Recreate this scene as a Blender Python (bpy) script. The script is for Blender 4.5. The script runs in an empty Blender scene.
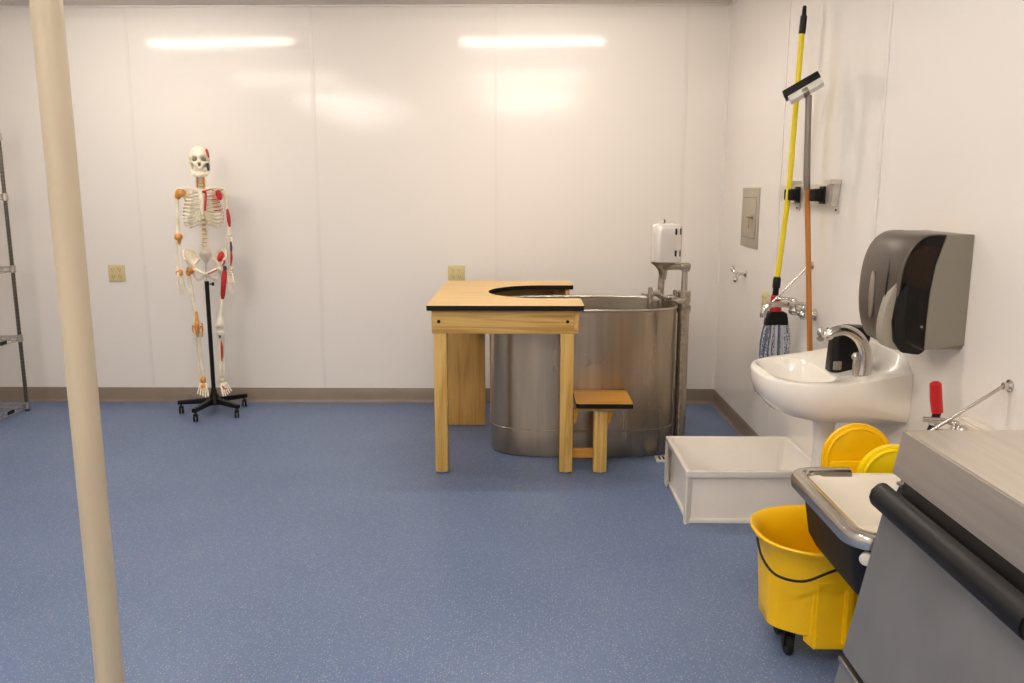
import bpy, bmesh, math, random
from mathutils import Vector, Matrix, noise
random.seed(7)
SC = bpy.context.scene
COL = SC.collection
PI = math.pi
R = math.radians

# ------------------------------------------------------------------ materials
def srgb(r, g, b):
    f = lambda c: (c/255/12.92) if c/255 <= .04045 else ((c/255+.055)/1.055)**2.4
    return (f(r), f(g), f(b), 1)

def base_mat(name, col, rough=.5, metal=0., spec=.5, coat=0., emit=None, est=0., trans=0., alpha=1.):
    m = bpy.data.materials.new(name); m.use_nodes = True
    p = m.node_tree.nodes['Principled BSDF']
    p.inputs['Base Color'].default_value = col
    p.inputs['Roughness'].default_value = rough
    p.inputs['Metallic'].default_value = metal
    p.inputs['Specular IOR Level'].default_value = spec
    p.inputs['Coat Weight'].default_value = coat
    if emit: 
        p.inputs['Emission Color'].default_value = emit
        p.inputs['Emission Strength'].default_value = est
    if trans: p.inputs['Transmission Weight'].default_value = trans
    if alpha < 1: p.inputs['Alpha'].default_value = alpha
    return m

def vary(m, c1, c2, scale=(5,5,5), detail=3, lo=.35, hi=.65, bump=0., bscale=None, rough=None, dist=.01):
    """mix the base colour between two tones with stretched noise, optional bump"""
    nt = m.node_tree; N = nt.nodes; L = nt.links
    p = N['Principled BSDF']
    tc = N.new('ShaderNodeTexCoord'); mp = N.new('ShaderNodeMapping')
    mp.inputs['Scale'].default_value = scale
    L.new(tc.outputs['Object'], mp.inputs['Vector'])
    no = N.new('ShaderNodeTexNoise'); no.inputs['Scale'].default_value = 1; no.inputs['Detail'].default_value = detail
    L.new(mp.outputs[0], no.inputs['Vector'])
    cr = N.new('ShaderNodeValToRGB')
    cr.color_ramp.elements[0].position = lo; cr.color_ramp.elements[0].color = c1
    cr.color_ramp.elements[1].position = hi; cr.color_ramp.elements[1].color = c2
    L.new(no.outputs['Fac'], cr.inputs[0]); L.new(cr.outputs[0], p.inputs['Base Color'])
    if rough:
        mr = N.new('ShaderNodeMapRange'); mr.inputs['To Min'].default_value = rough[0]; mr.inputs['To Max'].default_value = rough[1]
        L.new(no.outputs['Fac'], mr.inputs['Value']); L.new(mr.outputs[0], p.inputs['Roughness'])
    if bump:
        b = N.new('ShaderNodeBump'); b.inputs['Strength'].default_value = bump; b.inputs['Distance'].default_value = dist
        src = no
        if bscale:
            src = N.new('ShaderNodeTexNoise'); src.inputs['Scale'].default_value = bscale; src.inputs['Detail'].default_value = 2
            L.new(tc.outputs['Object'], src.inputs['Vector'])
        L.new(src.outputs['Fac'], b.inputs['Height']); L.new(b.outputs[0], p.inputs['Normal'])
    return m

def wood(name, light, dark, axis='Z', rough=.42, s=1.):
    sc = {'X': (1.2, 26, 26), 'Y': (26, 1.2, 26), 'Z': (26, 26, 1.2)}[axis]
    m = base_mat(name, light, rough, spec=.4)
    nt = m.node_tree; N = nt.nodes; L = nt.links; p = N['Principled BSDF']
    tc = N.new('ShaderNodeTexCoord'); mp = N.new('ShaderNodeMapping')
    mp.inputs['Scale'].default_value = tuple(v*s for v in sc)
    L.new(tc.outputs['Object'], mp.inputs['Vector'])
    n1 = N.new('ShaderNodeTexNoise'); n1.inputs['Scale'].default_value = .8; n1.inputs['Detail'].default_value = 3; n1.inputs['Distortion'].default_value = .8
    L.new(mp.outputs[0], n1.inputs['Vector'])
    mu = N.new('ShaderNodeMath'); mu.operation = 'MULTIPLY'; mu.inputs[1].default_value = 7
    L.new(n1.outputs['Fac'], mu.inputs[0])
    fr = N.new('ShaderNodeMath'); fr.operation = 'PINGPONG'; fr.inputs[1].default_value = 1
    L.new(mu.outputs[0], fr.inputs[0])
    n2 = N.new('ShaderNodeTexNoise'); n2.inputs['Scale'].default_value = 5; n2.inputs['Detail'].default_value = 4
    L.new(mp.outputs[0], n2.inputs['Vector'])
    ad = N.new('ShaderNodeMath'); ad.operation = 'MULTIPLY_ADD'; ad.inputs[1].default_value = .55
    L.new(fr.outputs[0], ad.inputs[0])
    m2 = N.new('ShaderNodeMath'); m2.operation = 'MULTIPLY'; m2.inputs[1].default_value = .55
    L.new(n2.outputs['Fac'], m2.inputs[0]); L.new(m2.outputs[0], ad.inputs[2])
    cr = N.new('ShaderNodeValToRGB')
    cr.color_ramp.elements[0].position = .2; cr.color_ramp.elements[0].color = dark
    cr.color_ramp.elements[1].position = .75; cr.color_ramp.elements[1].color = light
    L.new(ad.outputs[0], cr.inputs[0]); L.new(cr.outputs[0], p.inputs['Base Color'])
    return m

M = {}
# glossy fibreglass wall sheet with a slight waviness
def wall_mat():
    m = base_mat('wall_sheet', srgb(236, 231, 225), .12, spec=.26)
    nt = m.node_tree; N = nt.nodes; L = nt.links; p = N['Principled BSDF']
    tc = N.new('ShaderNodeTexCoord')
    n1 = N.new('ShaderNodeTexNoise'); n1.inputs['Scale'].default_value = 1.6; n1.inputs['Detail'].default_value = 1
    n2 = N.new('ShaderNodeTexNoise'); n2.inputs['Scale'].default_value = 60; n2.inputs['Detail'].default_value = 2
    L.new(tc.outputs['Object'], n1.inputs['Vector']); L.new(tc.outputs['Object'], n2.inputs['Vector'])
    b1 = N.new('ShaderNodeBump'); b1.inputs['Strength'].default_value = .35; b1.inputs['Distance'].default_value = .012
    b2 = N.new('ShaderNodeBump'); b2.inputs['Strength'].default_value = .04; b2.inputs['Distance'].default_value = .002
    L.new(n1.outputs['Fac'], b1.inputs['Height']); L.new(n2.outputs['Fac'], b2.inputs['Height'])
    L.new(b1.outputs[0], b2.inputs['Normal']); L.new(b2.outputs[0], p.inputs['Normal'])
    return m
M['wall'] = wall_mat()
M['wall_strip'] = base_mat('wall_strip', srgb(230, 225, 219), .3)
M['ceiling'] = vary(base_mat('ceiling_paint', srgb(224, 216, 208), .8), srgb(220, 212, 204), srgb(228, 220, 212), (2, 2, 2))
def floor_mat():
    m = base_mat('floor_vinyl', srgb(110, 128, 158), .42, spec=.4)
    nt = m.node_tree; N = nt.nodes; L = nt.links; p = N['Principled BSDF']
    tc = N.new('ShaderNodeTexCoord')
    n1 = N.new('ShaderNodeTexNoise'); n1.inputs['Scale'].default_value = 2.0; n1.inputs['Detail'].default_value = 5
    n3 = N.new('ShaderNodeTexNoise'); n3.inputs['Scale'].default_value = 55; n3.inputs['Detail'].default_value = 3
    L.new(tc.outputs['Object'], n1.inputs['Vector']); L.new(tc.outputs['Object'], n3.inputs['Vector'])
    cr = N.new('ShaderNodeValToRGB')
    cr.color_ramp.elements[0].position = .35; cr.color_ramp.elements[0].color = srgb(94, 114, 150)
    cr.color_ramp.elements[1].position = .65; cr.color_ramp.elements[1].color = srgb(106, 125, 160)
    av = N.new('ShaderNodeMath'); av.operation = 'MULTIPLY_ADD'; av.inputs[1].default_value = .5
    h = N.new('ShaderNodeMath'); h.operation = 'MULTIPLY'; h.inputs[1].default_value = .5
    L.new(n3.outputs['Fac'], h.inputs[0]); L.new(n1.outputs['Fac'], av.inputs[0]); L.new(h.outputs[0], av.inputs[2])
    L.new(av.outputs[0], cr.inputs[0])
    last = cr.outputs[0]
    for sc, th, colr, seed in ((80, .15, srgb(172, 174, 180), 0), (140, .20, srgb(128, 148, 180), 7), (62, .095, srgb(200, 184, 168), 13), (120, .15, srgb(72, 92, 130), 21)):
        mp = N.new('ShaderNodeMapping'); mp.inputs['Location'].default_value = (seed, seed*.7, 0); mp.inputs['Scale'].default_value = (1, 1, .001)
        mp.inputs['Rotation'].default_value = (0, 0, seed)
        L.new(tc.outputs['Object'], mp.inputs['Vector'])
        v = N.new('ShaderNodeTexVoronoi'); v.inputs['Scale'].default_value = sc; v.voronoi_dimensions = '2D'
        L.new(mp.outputs[0], v.inputs['Vector'])
        lt = N.new('ShaderNodeMath'); lt.operation = 'LESS_THAN'; lt.inputs[1].default_value = th
        L.new(v.outputs['Distance'], lt.inputs[0])
        # only some of the cells carry a chip
        sp = N.new('ShaderNodeSeparateColor'); L.new(v.outputs['Color'], sp.inputs[0])
        g = N.new('ShaderNodeMath'); g.operation = 'GREATER_THAN'; g.inputs[1].default_value = .72
        L.new(sp.outputs[0], g.inputs[0])
        mm = N.new('ShaderNodeMath'); mm.operation = 'MULTIPLY'; L.new(lt.outputs[0], mm.inputs[0]); L.new(g.outputs[0], mm.inputs[1])
        mx = N.new('ShaderNodeMix'); mx.data_type = 'RGBA'
        L.new(mm.outputs[0], mx.inputs['Factor']); L.new(last, mx.inputs[6]); mx.inputs[7].default_value = colr
        last = mx.outputs[2]
    L.new(last, p.inputs['Base Color'])
    b = N.new('ShaderNodeBump'); b.inputs['Strength'].default_value = .15; b.inputs['Distance'].default_value = .002
    L.new(n3.outputs['Fac'], b.inputs['Height']); L.new(b.outputs[0], p.inputs['Normal'])
    return m
M['floor'] = floor_mat()
M['base'] = vary(base_mat('baseboard_vinyl', srgb(132, 118, 104), .45), srgb(128, 114, 100), srgb(138, 124, 110), (3, 3, 8))
M['pole'] = vary(base_mat('painted_pole', srgb(194, 180, 154), .4), srgb(190, 176, 150), srgb(198, 184, 158), (8, 8, 2), bump=.1, bscale=40, dist=.002)
M['lam'] = vary(base_mat('oak_laminate', srgb(222, 186, 120), .38), srgb(216, 178, 110), srgb(228, 194, 130), (3, 60, 3), detail=5)
M['oakX'] = wood('oak_x', srgb(216, 180, 108), srgb(186, 142, 70), 'X')
M['oakY'] = wood('oak_y', srgb(214, 172, 104), srgb(184, 134, 70), 'Y')
M['oakZ'] = wood('oak_z', srgb(218, 182, 106), srgb(192, 148, 72), 'Z')
M['panelZ'] = wood('oak_panel', srgb(208, 164, 92), srgb(186, 138, 70), 'Z', s=.7)
M['stoolX'] = wood('stool_top_wood', srgb(200, 148, 58), srgb(184, 124, 42), 'X', s=.6)
M['black_edge'] = base_mat('black_edge', srgb(13, 10, 9), .5, spec=.3)
M['black'] = vary(base_mat('black_plastic', srgb(14, 13, 13), .42, spec=.3), srgb(10, 9, 9), srgb(18, 17, 16), (9, 9, 9))
M['rubber'] = vary(base_mat('black_rubber', srgb(19, 18, 18), .6, spec=.3), srgb(15, 14, 14), srgb(24, 23, 22), (14, 14, 14))
M['chrome'] = base_mat('chrome', srgb(205, 200, 194), .18, 1.)
M['dullchrome'] = base_mat('dull_chrome', srgb(190, 184, 176), .28, 1.)
M['postchrome'] = base_mat('post_chrome', srgb(112, 106, 98), .3, 1.)
M['zinc'] = vary(base_mat('zinc_plate', srgb(214, 206, 194), .35, .45), srgb(206, 198, 186), srgb(222, 214, 202), (6, 6, 20))
def brushed(name, c1, c2, sc, rough=(.22, .38), bump=.05):
    return vary(base_mat(name, c1, .3, 1.), c1, c2, sc, detail=4, lo=.3, hi=.7, rough=rough, bump=bump, dist=.001)
M['tubsteel'] = brushed('brushed_tank_steel', srgb(168, 154, 134), srgb(186, 172, 152), (22, 22, 1.2), (.24, .34), .02)
def anis(m, a=.75):
    nt = m.node_tree; p = nt.nodes['Principled BSDF']; tg = nt.nodes.new('ShaderNodeTangent'); tg.direction_type = 'RADIAL'; tg.axis = 'Z'
    nt.links.new(tg.outputs[0], p.inputs['Tangent']); p.inputs['Anisotropic'].default_value = a; p.inputs['Anisotropic Rotation'].default_value = .25
anis(M['tubsteel'])
M['liner'] = brushed('tank_liner_steel', srgb(176, 166, 150), srgb(192, 182, 166), (4, 4, 30), (.34, .46), .02)
M['topsteel'] = brushed('worktop_steel', srgb(208, 200, 188), srgb(218, 210, 198), (60, 3, 3), (.38, .5))
M['topsteel'].node_tree.nodes['Principled BSDF'].inputs['Metallic'].default_value = .8
M['sidesteel'] = brushed('side_steel', srgb(196, 190, 182), srgb(208, 202, 194), (4, 3, 60), (.32, .48), .04)
M['motor'] = base_mat('motor_enamel', srgb(232, 227, 220), .22, .35, coat=.3)
M['cast'] = vary(base_mat('cast_metal', srgb(172, 160, 142), .36, .85), srgb(156, 146, 130), srgb(190, 178, 160), (40, 40, 40), bump=.1, dist=.002)
M['bone'] = vary(base_mat('bone_plastic', srgb(238, 229, 206), .45), srgb(228, 216, 188), srgb(245, 238, 220), (18, 18, 18))
M['bone_shade'] = base_mat('bone_hollow_shade', srgb(126, 116, 88), .7)  # darker bone tone, painted shade for the skull hollows
M['cartilage'] = base_mat('rib_cartilage', srgb(226, 216, 186), .4)
M['orange'] = vary(base_mat('orange_ligament', srgb(214, 142, 62), .4), srgb(200, 122, 44), srgb(228, 168, 88), (30, 30, 30))
M['red'] = vary(base_mat('red_muscle_paint', srgb(196, 30, 34), .4), srgb(176, 24, 30), srgb(206, 38, 40), (25, 25, 25))
M['blue_mark'] = base_mat('blue_muscle_paint', srgb(70, 78, 96), .5)
M['disc'] = base_mat('spinal_disc', srgb(206, 178, 120), .5)
M['outlet'] = base_mat('outlet_ivory', srgb(214, 198, 146), .35)
M['outlet_dark'] = base_mat('outlet_slot', srgb(96, 80, 44), .5)
M['paneldoor'] = base_mat('access_panel_paint', srgb(176, 166, 148), .4)
M['line'] = base_mat('access_panel_gap', srgb(118, 108, 92), .6)
M['brass'] = base_mat('brass', srgb(196, 150, 70), .3, 1.)
M['china'] = base_mat('vitreous_china', srgb(240, 235, 226), .12, spec=.5, coat=.3)
M['basin'] = vary(base_mat('moulded_basin_white', srgb(236, 230, 221), .25), srgb(232, 226, 216), srgb(240, 234, 226), (3, 3, 3))
M['basin_side'] = vary(base_mat('basin_side_panel', srgb(214, 208, 200), .4), srgb(208, 202, 194), srgb(220, 214, 206), (3, 3, 3))
M['enamel'] = base_mat('cream_enamel', srgb(240, 233, 220), .2, coat=.3)
M['tubblack'] = base_mat('black_sink_paint', srgb(20, 19, 19), .55, spec=.3)
M['yellow'] = base_mat('yellow_plastic', srgb(252, 200, 6), .36, spec=.45)
M['yellow2'] = base_mat('bright_yellow_plastic', srgb(255, 222, 10), .36)
M['pole_yellow'] = base_mat('yellow_fibreglass', srgb(238, 214, 20), .35)
M['redplastic'] = base_mat('red_plastic', srgb(190, 24, 26), .35)
M['handlewood'] = wood('handle_wood', srgb(190, 124, 56), srgb(168, 100, 38), 'Z')
M['greytube'] = base_mat('grey_aluminium', srgb(138, 130, 120), .4, .6)
M['whiteplastic'] = base_mat('white_plastic', srgb(226, 222, 214), .4)
M['smoke'] = base_mat('smoke_cover', srgb(84, 75, 66), .38, spec=.4)
def smoke_clear():
    m = bpy.data.materials.new('smoke_clear'); m.use_nodes = True
    nt = m.node_tree; N = nt.nodes; L = nt.links; N.clear()
    o = N.new('ShaderNodeOutputMaterial'); t = N.new('ShaderNodeBsdfTransparent'); t.inputs[0].default_value = (.45, .41, .37, 1)
    g = N.new('ShaderNodeBsdfGlossy'); g.inputs['Roughness'].default_value = .12; g.inputs[0].default_value = (.5, .5, .5, 1)
    f = N.new('ShaderNodeFresnel'); f.inputs[0].default_value = 1.45
    mx = N.new('ShaderNodeMixShader'); L.new(f.outputs[0], mx.inputs[0]); L.new(t.outputs[0], mx.inputs[1]); L.new(g.outputs[0], mx.inputs[2])
    L.new(mx.outputs[0], o.inputs[0]); return m
M['clear'] = smoke_clear()
M['roll'] = base_mat('brown_paper_roll', srgb(214, 160, 100), .8)
M['greyplastic'] = base_mat('dispenser_grey', srgb(134, 127, 115), .42)
M['levergrey'] = base_mat('lever_grey', srgb(160, 152, 137), .42)
M['door_grey'] = vary(base_mat('grey_door_panel', srgb(118, 118, 120), .42, .15), srgb(112, 112, 114), srgb(124, 124, 126), (4, 4, 4), bump=.02, bscale=90)
for nm_, e_ in (('lamp_near', 20), ('lamp_mid', 15), ('lamp_far', 46), ('lamp_far_left', 44)):
    M[nm_] = base_mat(nm_, srgb(255, 246, 230), .5, emit=(1, .90, .785, 1), est=e_)
M['lampframe'] = base_mat('lamp_housing', srgb(235, 232, 226), .4)
def mop_mat():
    m = base_mat('mop_yarn', srgb(130, 140, 160), .9)
    nt = m.node_tree; N = nt.nodes; L = nt.links; p = N['Principled BSDF']
    tc = N.new('ShaderNodeTexCoord')
    n = N.new('ShaderNodeTexNoise'); n.inputs['Scale'].default_value = 170; n.inputs['Detail'].default_value = 2
    L.new(tc.outputs['Object'], n.inputs['Vector'])
    cr = N.new('ShaderNodeValToRGB'); cr.color_ramp.elements[0].position = .42; cr.color_ramp.elements[0].color = srgb(62, 80, 122)
    cr.color_ramp.elements[1].position = .56; cr.color_ramp.elements[1].color = srgb(214, 214, 212)
    L.new(n.outputs['Fac'], cr.inputs[0]); L.new(cr.outputs[0], p.inputs['Base Color']); return m
M['yarn'] = mop_mat()
M['yarn_blue'] = base_mat('navy_yarn', srgb(100, 110, 136), .9)
M['yarn_white'] = base_mat('white_yarn', srgb(196, 198, 202), .9)

# ------------------------------------------------------------------ mesh builder
class MB:
    def __init__(s): s.b = bmesh.new(); s.mi = 0
    def _take(s, t, mtx=None):
        if mtx is not None: bmesh.ops.transform(t, matrix=mtx, verts=t.verts)
        vm = {}
        for v in t.verts: vm[v] = s.b.verts.new(v.co)
        for f in t.faces:
            try:
                nf = s.b.faces.new([vm[v] for v in f.verts]); nf.material_index = s.mi + f.material_index
            except ValueError: pass
        t.free()
    def box(s, x0, x1, y0, y1, z0, z1, bev=.0, seg=2, mtx=None):
        t = bmesh.new(); bmesh.ops.create_cube(t, size=1)
        bmesh.ops.scale(t, vec=(abs(x1-x0), abs(y1-y0), abs(z1-z0)), verts=t.verts)
        bmesh.ops.translate(t, vec=((x0+x1)/2, (y0+y1)/2, (z0+z1)/2), verts=t.verts)
        if bev: bmesh.ops.bevel(t, geom=t.edges[:], offset=bev, segments=seg, affect='EDGES', profile=.5)
        s._take(t, mtx); return s
    def ell(s, c, r, rot=None, sub=3):
        t = bmesh.new(); bmesh.ops.create_icosphere(t, subdivisions=sub, radius=1)
        bmesh.ops.scale(t, vec=r, verts=t.verts)
        m = Matrix.Translation(c) @ (rot.to_4x4() if rot else Matrix.Identity(4))
        s._take(t, m); return s
    def loft(s, rings, cap=True, closed=False, mi=None):
        t = bmesh.new(); V = [[t.verts.new(p) for p in r] for r in rings]
        n = len(V[0]); K = len(V)
        for k in range(K if closed else K-1):
            a = V[k]; b = V[(k+1) % K]
            for i in range(n):
                j = (i+1) % n
                try: t.faces.new((a[i], a[j], b[j], b[i]))
                except ValueError: pass
        if cap and not closed:
            t.faces.new(V[0][::-1])
            if cap != 'first': t.faces.new(V[-1])
        bmesh.ops.recalc_face_normals(t, faces=t.faces)
        s._take(t); return s
    def tube(s, pts, r, n=12, cap=True, flat=1.0, closed=False):
        pts = [Vector(p) for p in pts]
        if not hasattr(r, '__len__'): r = [r]*len(pts)
        K = len(pts); T = []
        for i in range(K):
            a = pts[(i-1) % K] if (closed or i > 0) else pts[i]
            b = pts[(i+1) % K] if (closed or i < K-1) else pts[i]
            T.append((b-a).normalized())
        u = T[0].orthogonal().normalized()
        rings = []
        for i in range(K):
            if i > 0:
                ax = T[i-1].cross(T[i])
                if ax.length > 1e-7:
                    u = Matrix.Rotation(T[i-1].angle(T[i]), 3, ax.normalized()) @ u
            u = (u - T[i]*u.dot(T[i])).normalized(); w = T[i].cross(u)
            rings.append([pts[i] + (u*math.cos(2*PI*k/n) + w*math.sin(2*PI*k/n)*flat)*r[i] for k in range(n)])
        return s.loft(rings, cap, closed)
    def lathe(s, prof, c=(0, 0, 0), axis='Z', n=24, cap=True, direction=None):
        c = Vector(c)
        d = Vector(direction).normalized() if direction is not None else {'X': Vector((1,0,0)), 'Y': Vector((0,1,0)), 'Z': Vector((0,0,1))}[axis]
        u = d.orthogonal().normalized(); w = d.cross(u)
        rings = [[c + d*z + (u*math.cos(2*PI*k/n)+w*math.sin(2*PI*k/n))*max(r, 1e-4) for k in range(n)] for r, z in prof]
        return s.loft(rings, cap)
    def prism(s, poly, lo, hi, plane='XY', bev=0., side_mi=0):
        t = bmesh.new()
        def P(a, b, h): return {'XY': (a, b, h), 'XZ': (a, h, b), 'YZ': (h, a, b)}[plane]
        A = [t.verts.new(P(a, b, lo)) for a, b in poly]; B = [t.verts.new(P(a, b, hi)) for a, b in poly]
        t.faces.new(A[::-1]); t.faces.new(B)
        n = len(A)
        for i in range(n):
            f = t.faces.new((A[i], A[(i+1) % n], B[(i+1) % n], B[i])); f.material_index = side_mi
        bmesh.ops.recalc_face_normals(t, faces=t.faces)
        if bev:
            es = [e for e in t.edges if len(e.link_faces) == 2 and e.calc_face_angle(0) > .6]
            bmesh.ops.bevel(t, geom=es, offset=bev, segments=2, affect='EDGES')
        s._take(t); return s
    def build(s, name, mat, parent=None, angle=38, local=False, mods=None):
        me = bpy.data.meshes.new(name); bmesh.ops.recalc_face_normals(s.b, faces=s.b.faces) if False else None
        s.b.to_mesh(me); s.b.free()
        for m in (mat if isinstance(mat, (list, tuple)) else [mat]): me.materials.append(m)
        if parent is not None and not local:
            off = Vector((0, 0, 0)); p = parent
            W = world_of(parent)
            me.transform(W.inverted())
        me.shade_smooth(); me.set_sharp_from_angle(angle=R(angle))
        o = bpy.data.objects.new(name, me); COL.objects.link(o)
        if parent is not None: o.parent = parent
        return o

def world_of(o):
    W = Matrix.Identity(4)
    while o is not None:
        W = (Matrix.Translation(o.location) @ o.rotation_euler.to_matrix().to_4x4()) @ W
        o = o.parent
    return W

def thing(name, label, cat, loc=(0, 0, 0), rz=0, group=None):
    o = bpy.data.objects.new(name, None); COL.objects.link(o); o.empty_display_size = .1
    o.location = loc; o.rotation_euler = (0, 0, rz)
    o['label'] = label; o['category'] = cat
    if group: o['group'] = group
    return o
def tag(o, label, cat, group=None):
    o['label'] = label; o['category'] = cat
    if group: o['group'] = group
    return o
def struct(o): o['kind'] = 'structure'; return o
def copy_tree(o, parent=None):
    c = o.copy(); COL.objects.link(c)
    if parent: c.parent = parent
    for ch in list(o.children): copy_tree(ch, c)
    return c

def arc(cx, cy, r, a0, a1, n):
    return [(cx+r*math.cos(R(a0+(a1-a0)*i/n)), cy+r*math.sin(R(a0+(a1-a0)*i/n))) for i in range(n+1)]
def rrect(x0, x1, y0, y1, r, n=5):
    rr = r if hasattr(r, '__len__') else (r,)*4
    return (arc(x0+rr[0], y0+rr[0], rr[0], 180, 270, n) + arc(x1-rr[1], y0+rr[1], rr[1], 270, 360, n) +
            arc(x1-rr[2], y1-rr[2], rr[2], 0, 90, n) + arc(x0+rr[3], y1-rr[3], rr[3], 90, 180, n))
def smooth_path(pts, n=8):
    """Catmull-Rom through the points"""
    P = [Vector(p) for p in pts]; out = []
    for i in range(len(P)-1):
        p0 = P[max(i-1, 0)]; p1 = P[i]; p2 = P[i+1]; p3 = P[min(i+2, len(P)-1)]
        for k in range(n):
            t = k/n
            out.append(.5*((2*p1)+(p2-p0)*t+(2*p0-5*p1+4*p2-p3)*t*t+(3*p1-p0-3*p2+p3)*t**3))
    out.append(P[-1]); return out
def lerp(a, b, t): return a+(b-a)*t

# ------------------------------------------------------------------ room shell
XL, XR, YB, YF, ZC = -3.98, 1.34, 5.70, -3.2, 2.65
struct(MB().box(XL-.1, XR+.1, YF-.1, YB+.1, -.1, 0).build('floor', M['floor']))
struct(MB().box(XL-.1, XR+.1, YF-.1, YB+.1, ZC, ZC+.1).build('ceiling', M['ceiling']))
struct(MB().box(XL-.1, XR+.1, YB, YB+.1, 0, ZC).build('wall_back', M['wall']))
struct(MB().box(XR, XR+.1, YF, YB, 0, ZC).build('wall_right', M['wall']))
struct(MB().box(XL-.1, XL, YF, YB, 0, ZC).build('wall_left', M['wall']))
struct(MB().box(XL-.1, XR+.1, YF-.1, YF, 0, ZC).build('wall_front', M['wall']))
k = 1
for x in (-3.825, -2.605, -1.39, -.178, 1.065):
    struct(MB().box(x-.012, x+.012, YB-.0025, YB, .1, ZC, .001, 1).build('trim_%d' % k, M['wall_strip'])); k += 1
for y in (4.44, 3.22, 2.0, .78, -.44):
    struct(MB().box(XR-.0025, XR, y-.012, y+.012, .1, ZC, .001, 1).build('trim_%d' % k, M['wall_strip'])); k += 1
struct(MB().prism([(XR, YB), (XR-.016, YB), (XR-.012, YB-.006), (XR-.006, YB-.012), (XR, YB-.016)], .1, ZC).build('trim_%d' % k, M['wall_strip'])); k += 1
# ceiling edge strips
struct(MB().box(XL, XR, YB-.02, YB, ZC-.012, ZC, .003).build('trim_%d' % k, M['wall_strip'])); k += 1
struct(MB().box(XR-.02, XR, YF, YB, ZC-.012, ZC, .003).build('trim_%d' % k, M['wall_strip'])); k += 1
def cove(h=.1, t=.006):  # cove base profile, (out from wall, z)
    return [(0, 0), (.022, 0), (.014, .004), (t+.002, .014), (t, .022), (t, h-.004), (t-.003, h), (0, h)]
struct(MB().prism([(YB-a, z) for a, z in cove()], XL, XR, 'YZ').build('baseboard_back', M['base']))
struct(MB().prism([(XR-a, z) for a, z in cove()], YF, YB, 'XZ').build('baseboard_right', M['base']))
struct(MB().prism([(XL+a, z) for a, z in cove()], YF, YB, 'XZ').build('baseboard_left', M['base']))
struct(MB().prism([(YF+a, z) for a, z in cove()], XL, XR, 'YZ').build('baseboard_front', M['base']))

# ------------------------------------------------------------------ ceiling lights
def light(x, y, label, w=1.12, d=.085):
    t = thing('ceiling_light', label, 'light', (x, y, ZC), 0, 'linear ceiling lights')
    MB().box(x-w/2-.03, x+w/2+.03, y-d/2-.02, y+d/2+.02, ZC-.03, ZC-.0005, .004).build('housing', M['lampframe'], t)
    prof = [(y-d/2, ZC-.03), (y-d/2, ZC-.045), (y-d/4, ZC-.06), (y+d/4, ZC-.06), (y+d/2, ZC-.045), (y+d/2, ZC-.03)]
    MB().prism(prof, x-w/2, x+w/2, 'YZ').build('diffuser', M['lamp_near' if y > 4 else 'lamp_mid' if y > 2 else 'lamp_far' if x > 0 else 'lamp_far_left'], t)
    for s in (-1, 1):
        MB().box(x+s*(w/2), x+s*(w/2+.02), y-d/2-.01, y+d/2+.01, ZC-.064, ZC-.03, .004).build('end_cap', M['lampframe'], t)
for (x, y, lb) in ((-2.36, 4.58, 'linear ceiling light above the skeleton, row nearest the back wall'),
                   (.075, 4.58, 'linear ceiling light above the wooden table, row nearest the back wall'),
                   (-2.40, 2.5, 'linear ceiling light left of the room centre, second row from the back wall'),
                   (.08, 2.5, 'linear ceiling light over the room centre, second row from the back wall'),
                   (-2.40, .3, 'linear ceiling light behind the camera, left'),
                   (.08, .3, 'linear ceiling light above the camera'),
                   (-2.4, -1.8, 'linear ceiling light at the end wall behind the camera')):
    light(x, y, lb)

# ------------------------------------------------------------------ support pole
t = thing('support_pole', 'cream painted round steel pole from floor to ceiling in the left foreground', 'pole', (-1.091, 2.0, 0))
MB().lathe([(.0345, 0), (.0345, ZC)], (-1.091, 2.0, 0), n=40).build('shaft', M['pole'], t)
MB().lathe([(.075, 0), (.075, .008), (.05, .012), (.0385, .014)], (-1.091, 2.0, 0), n=40).build('floor_flange', M['pole'], t)

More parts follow.
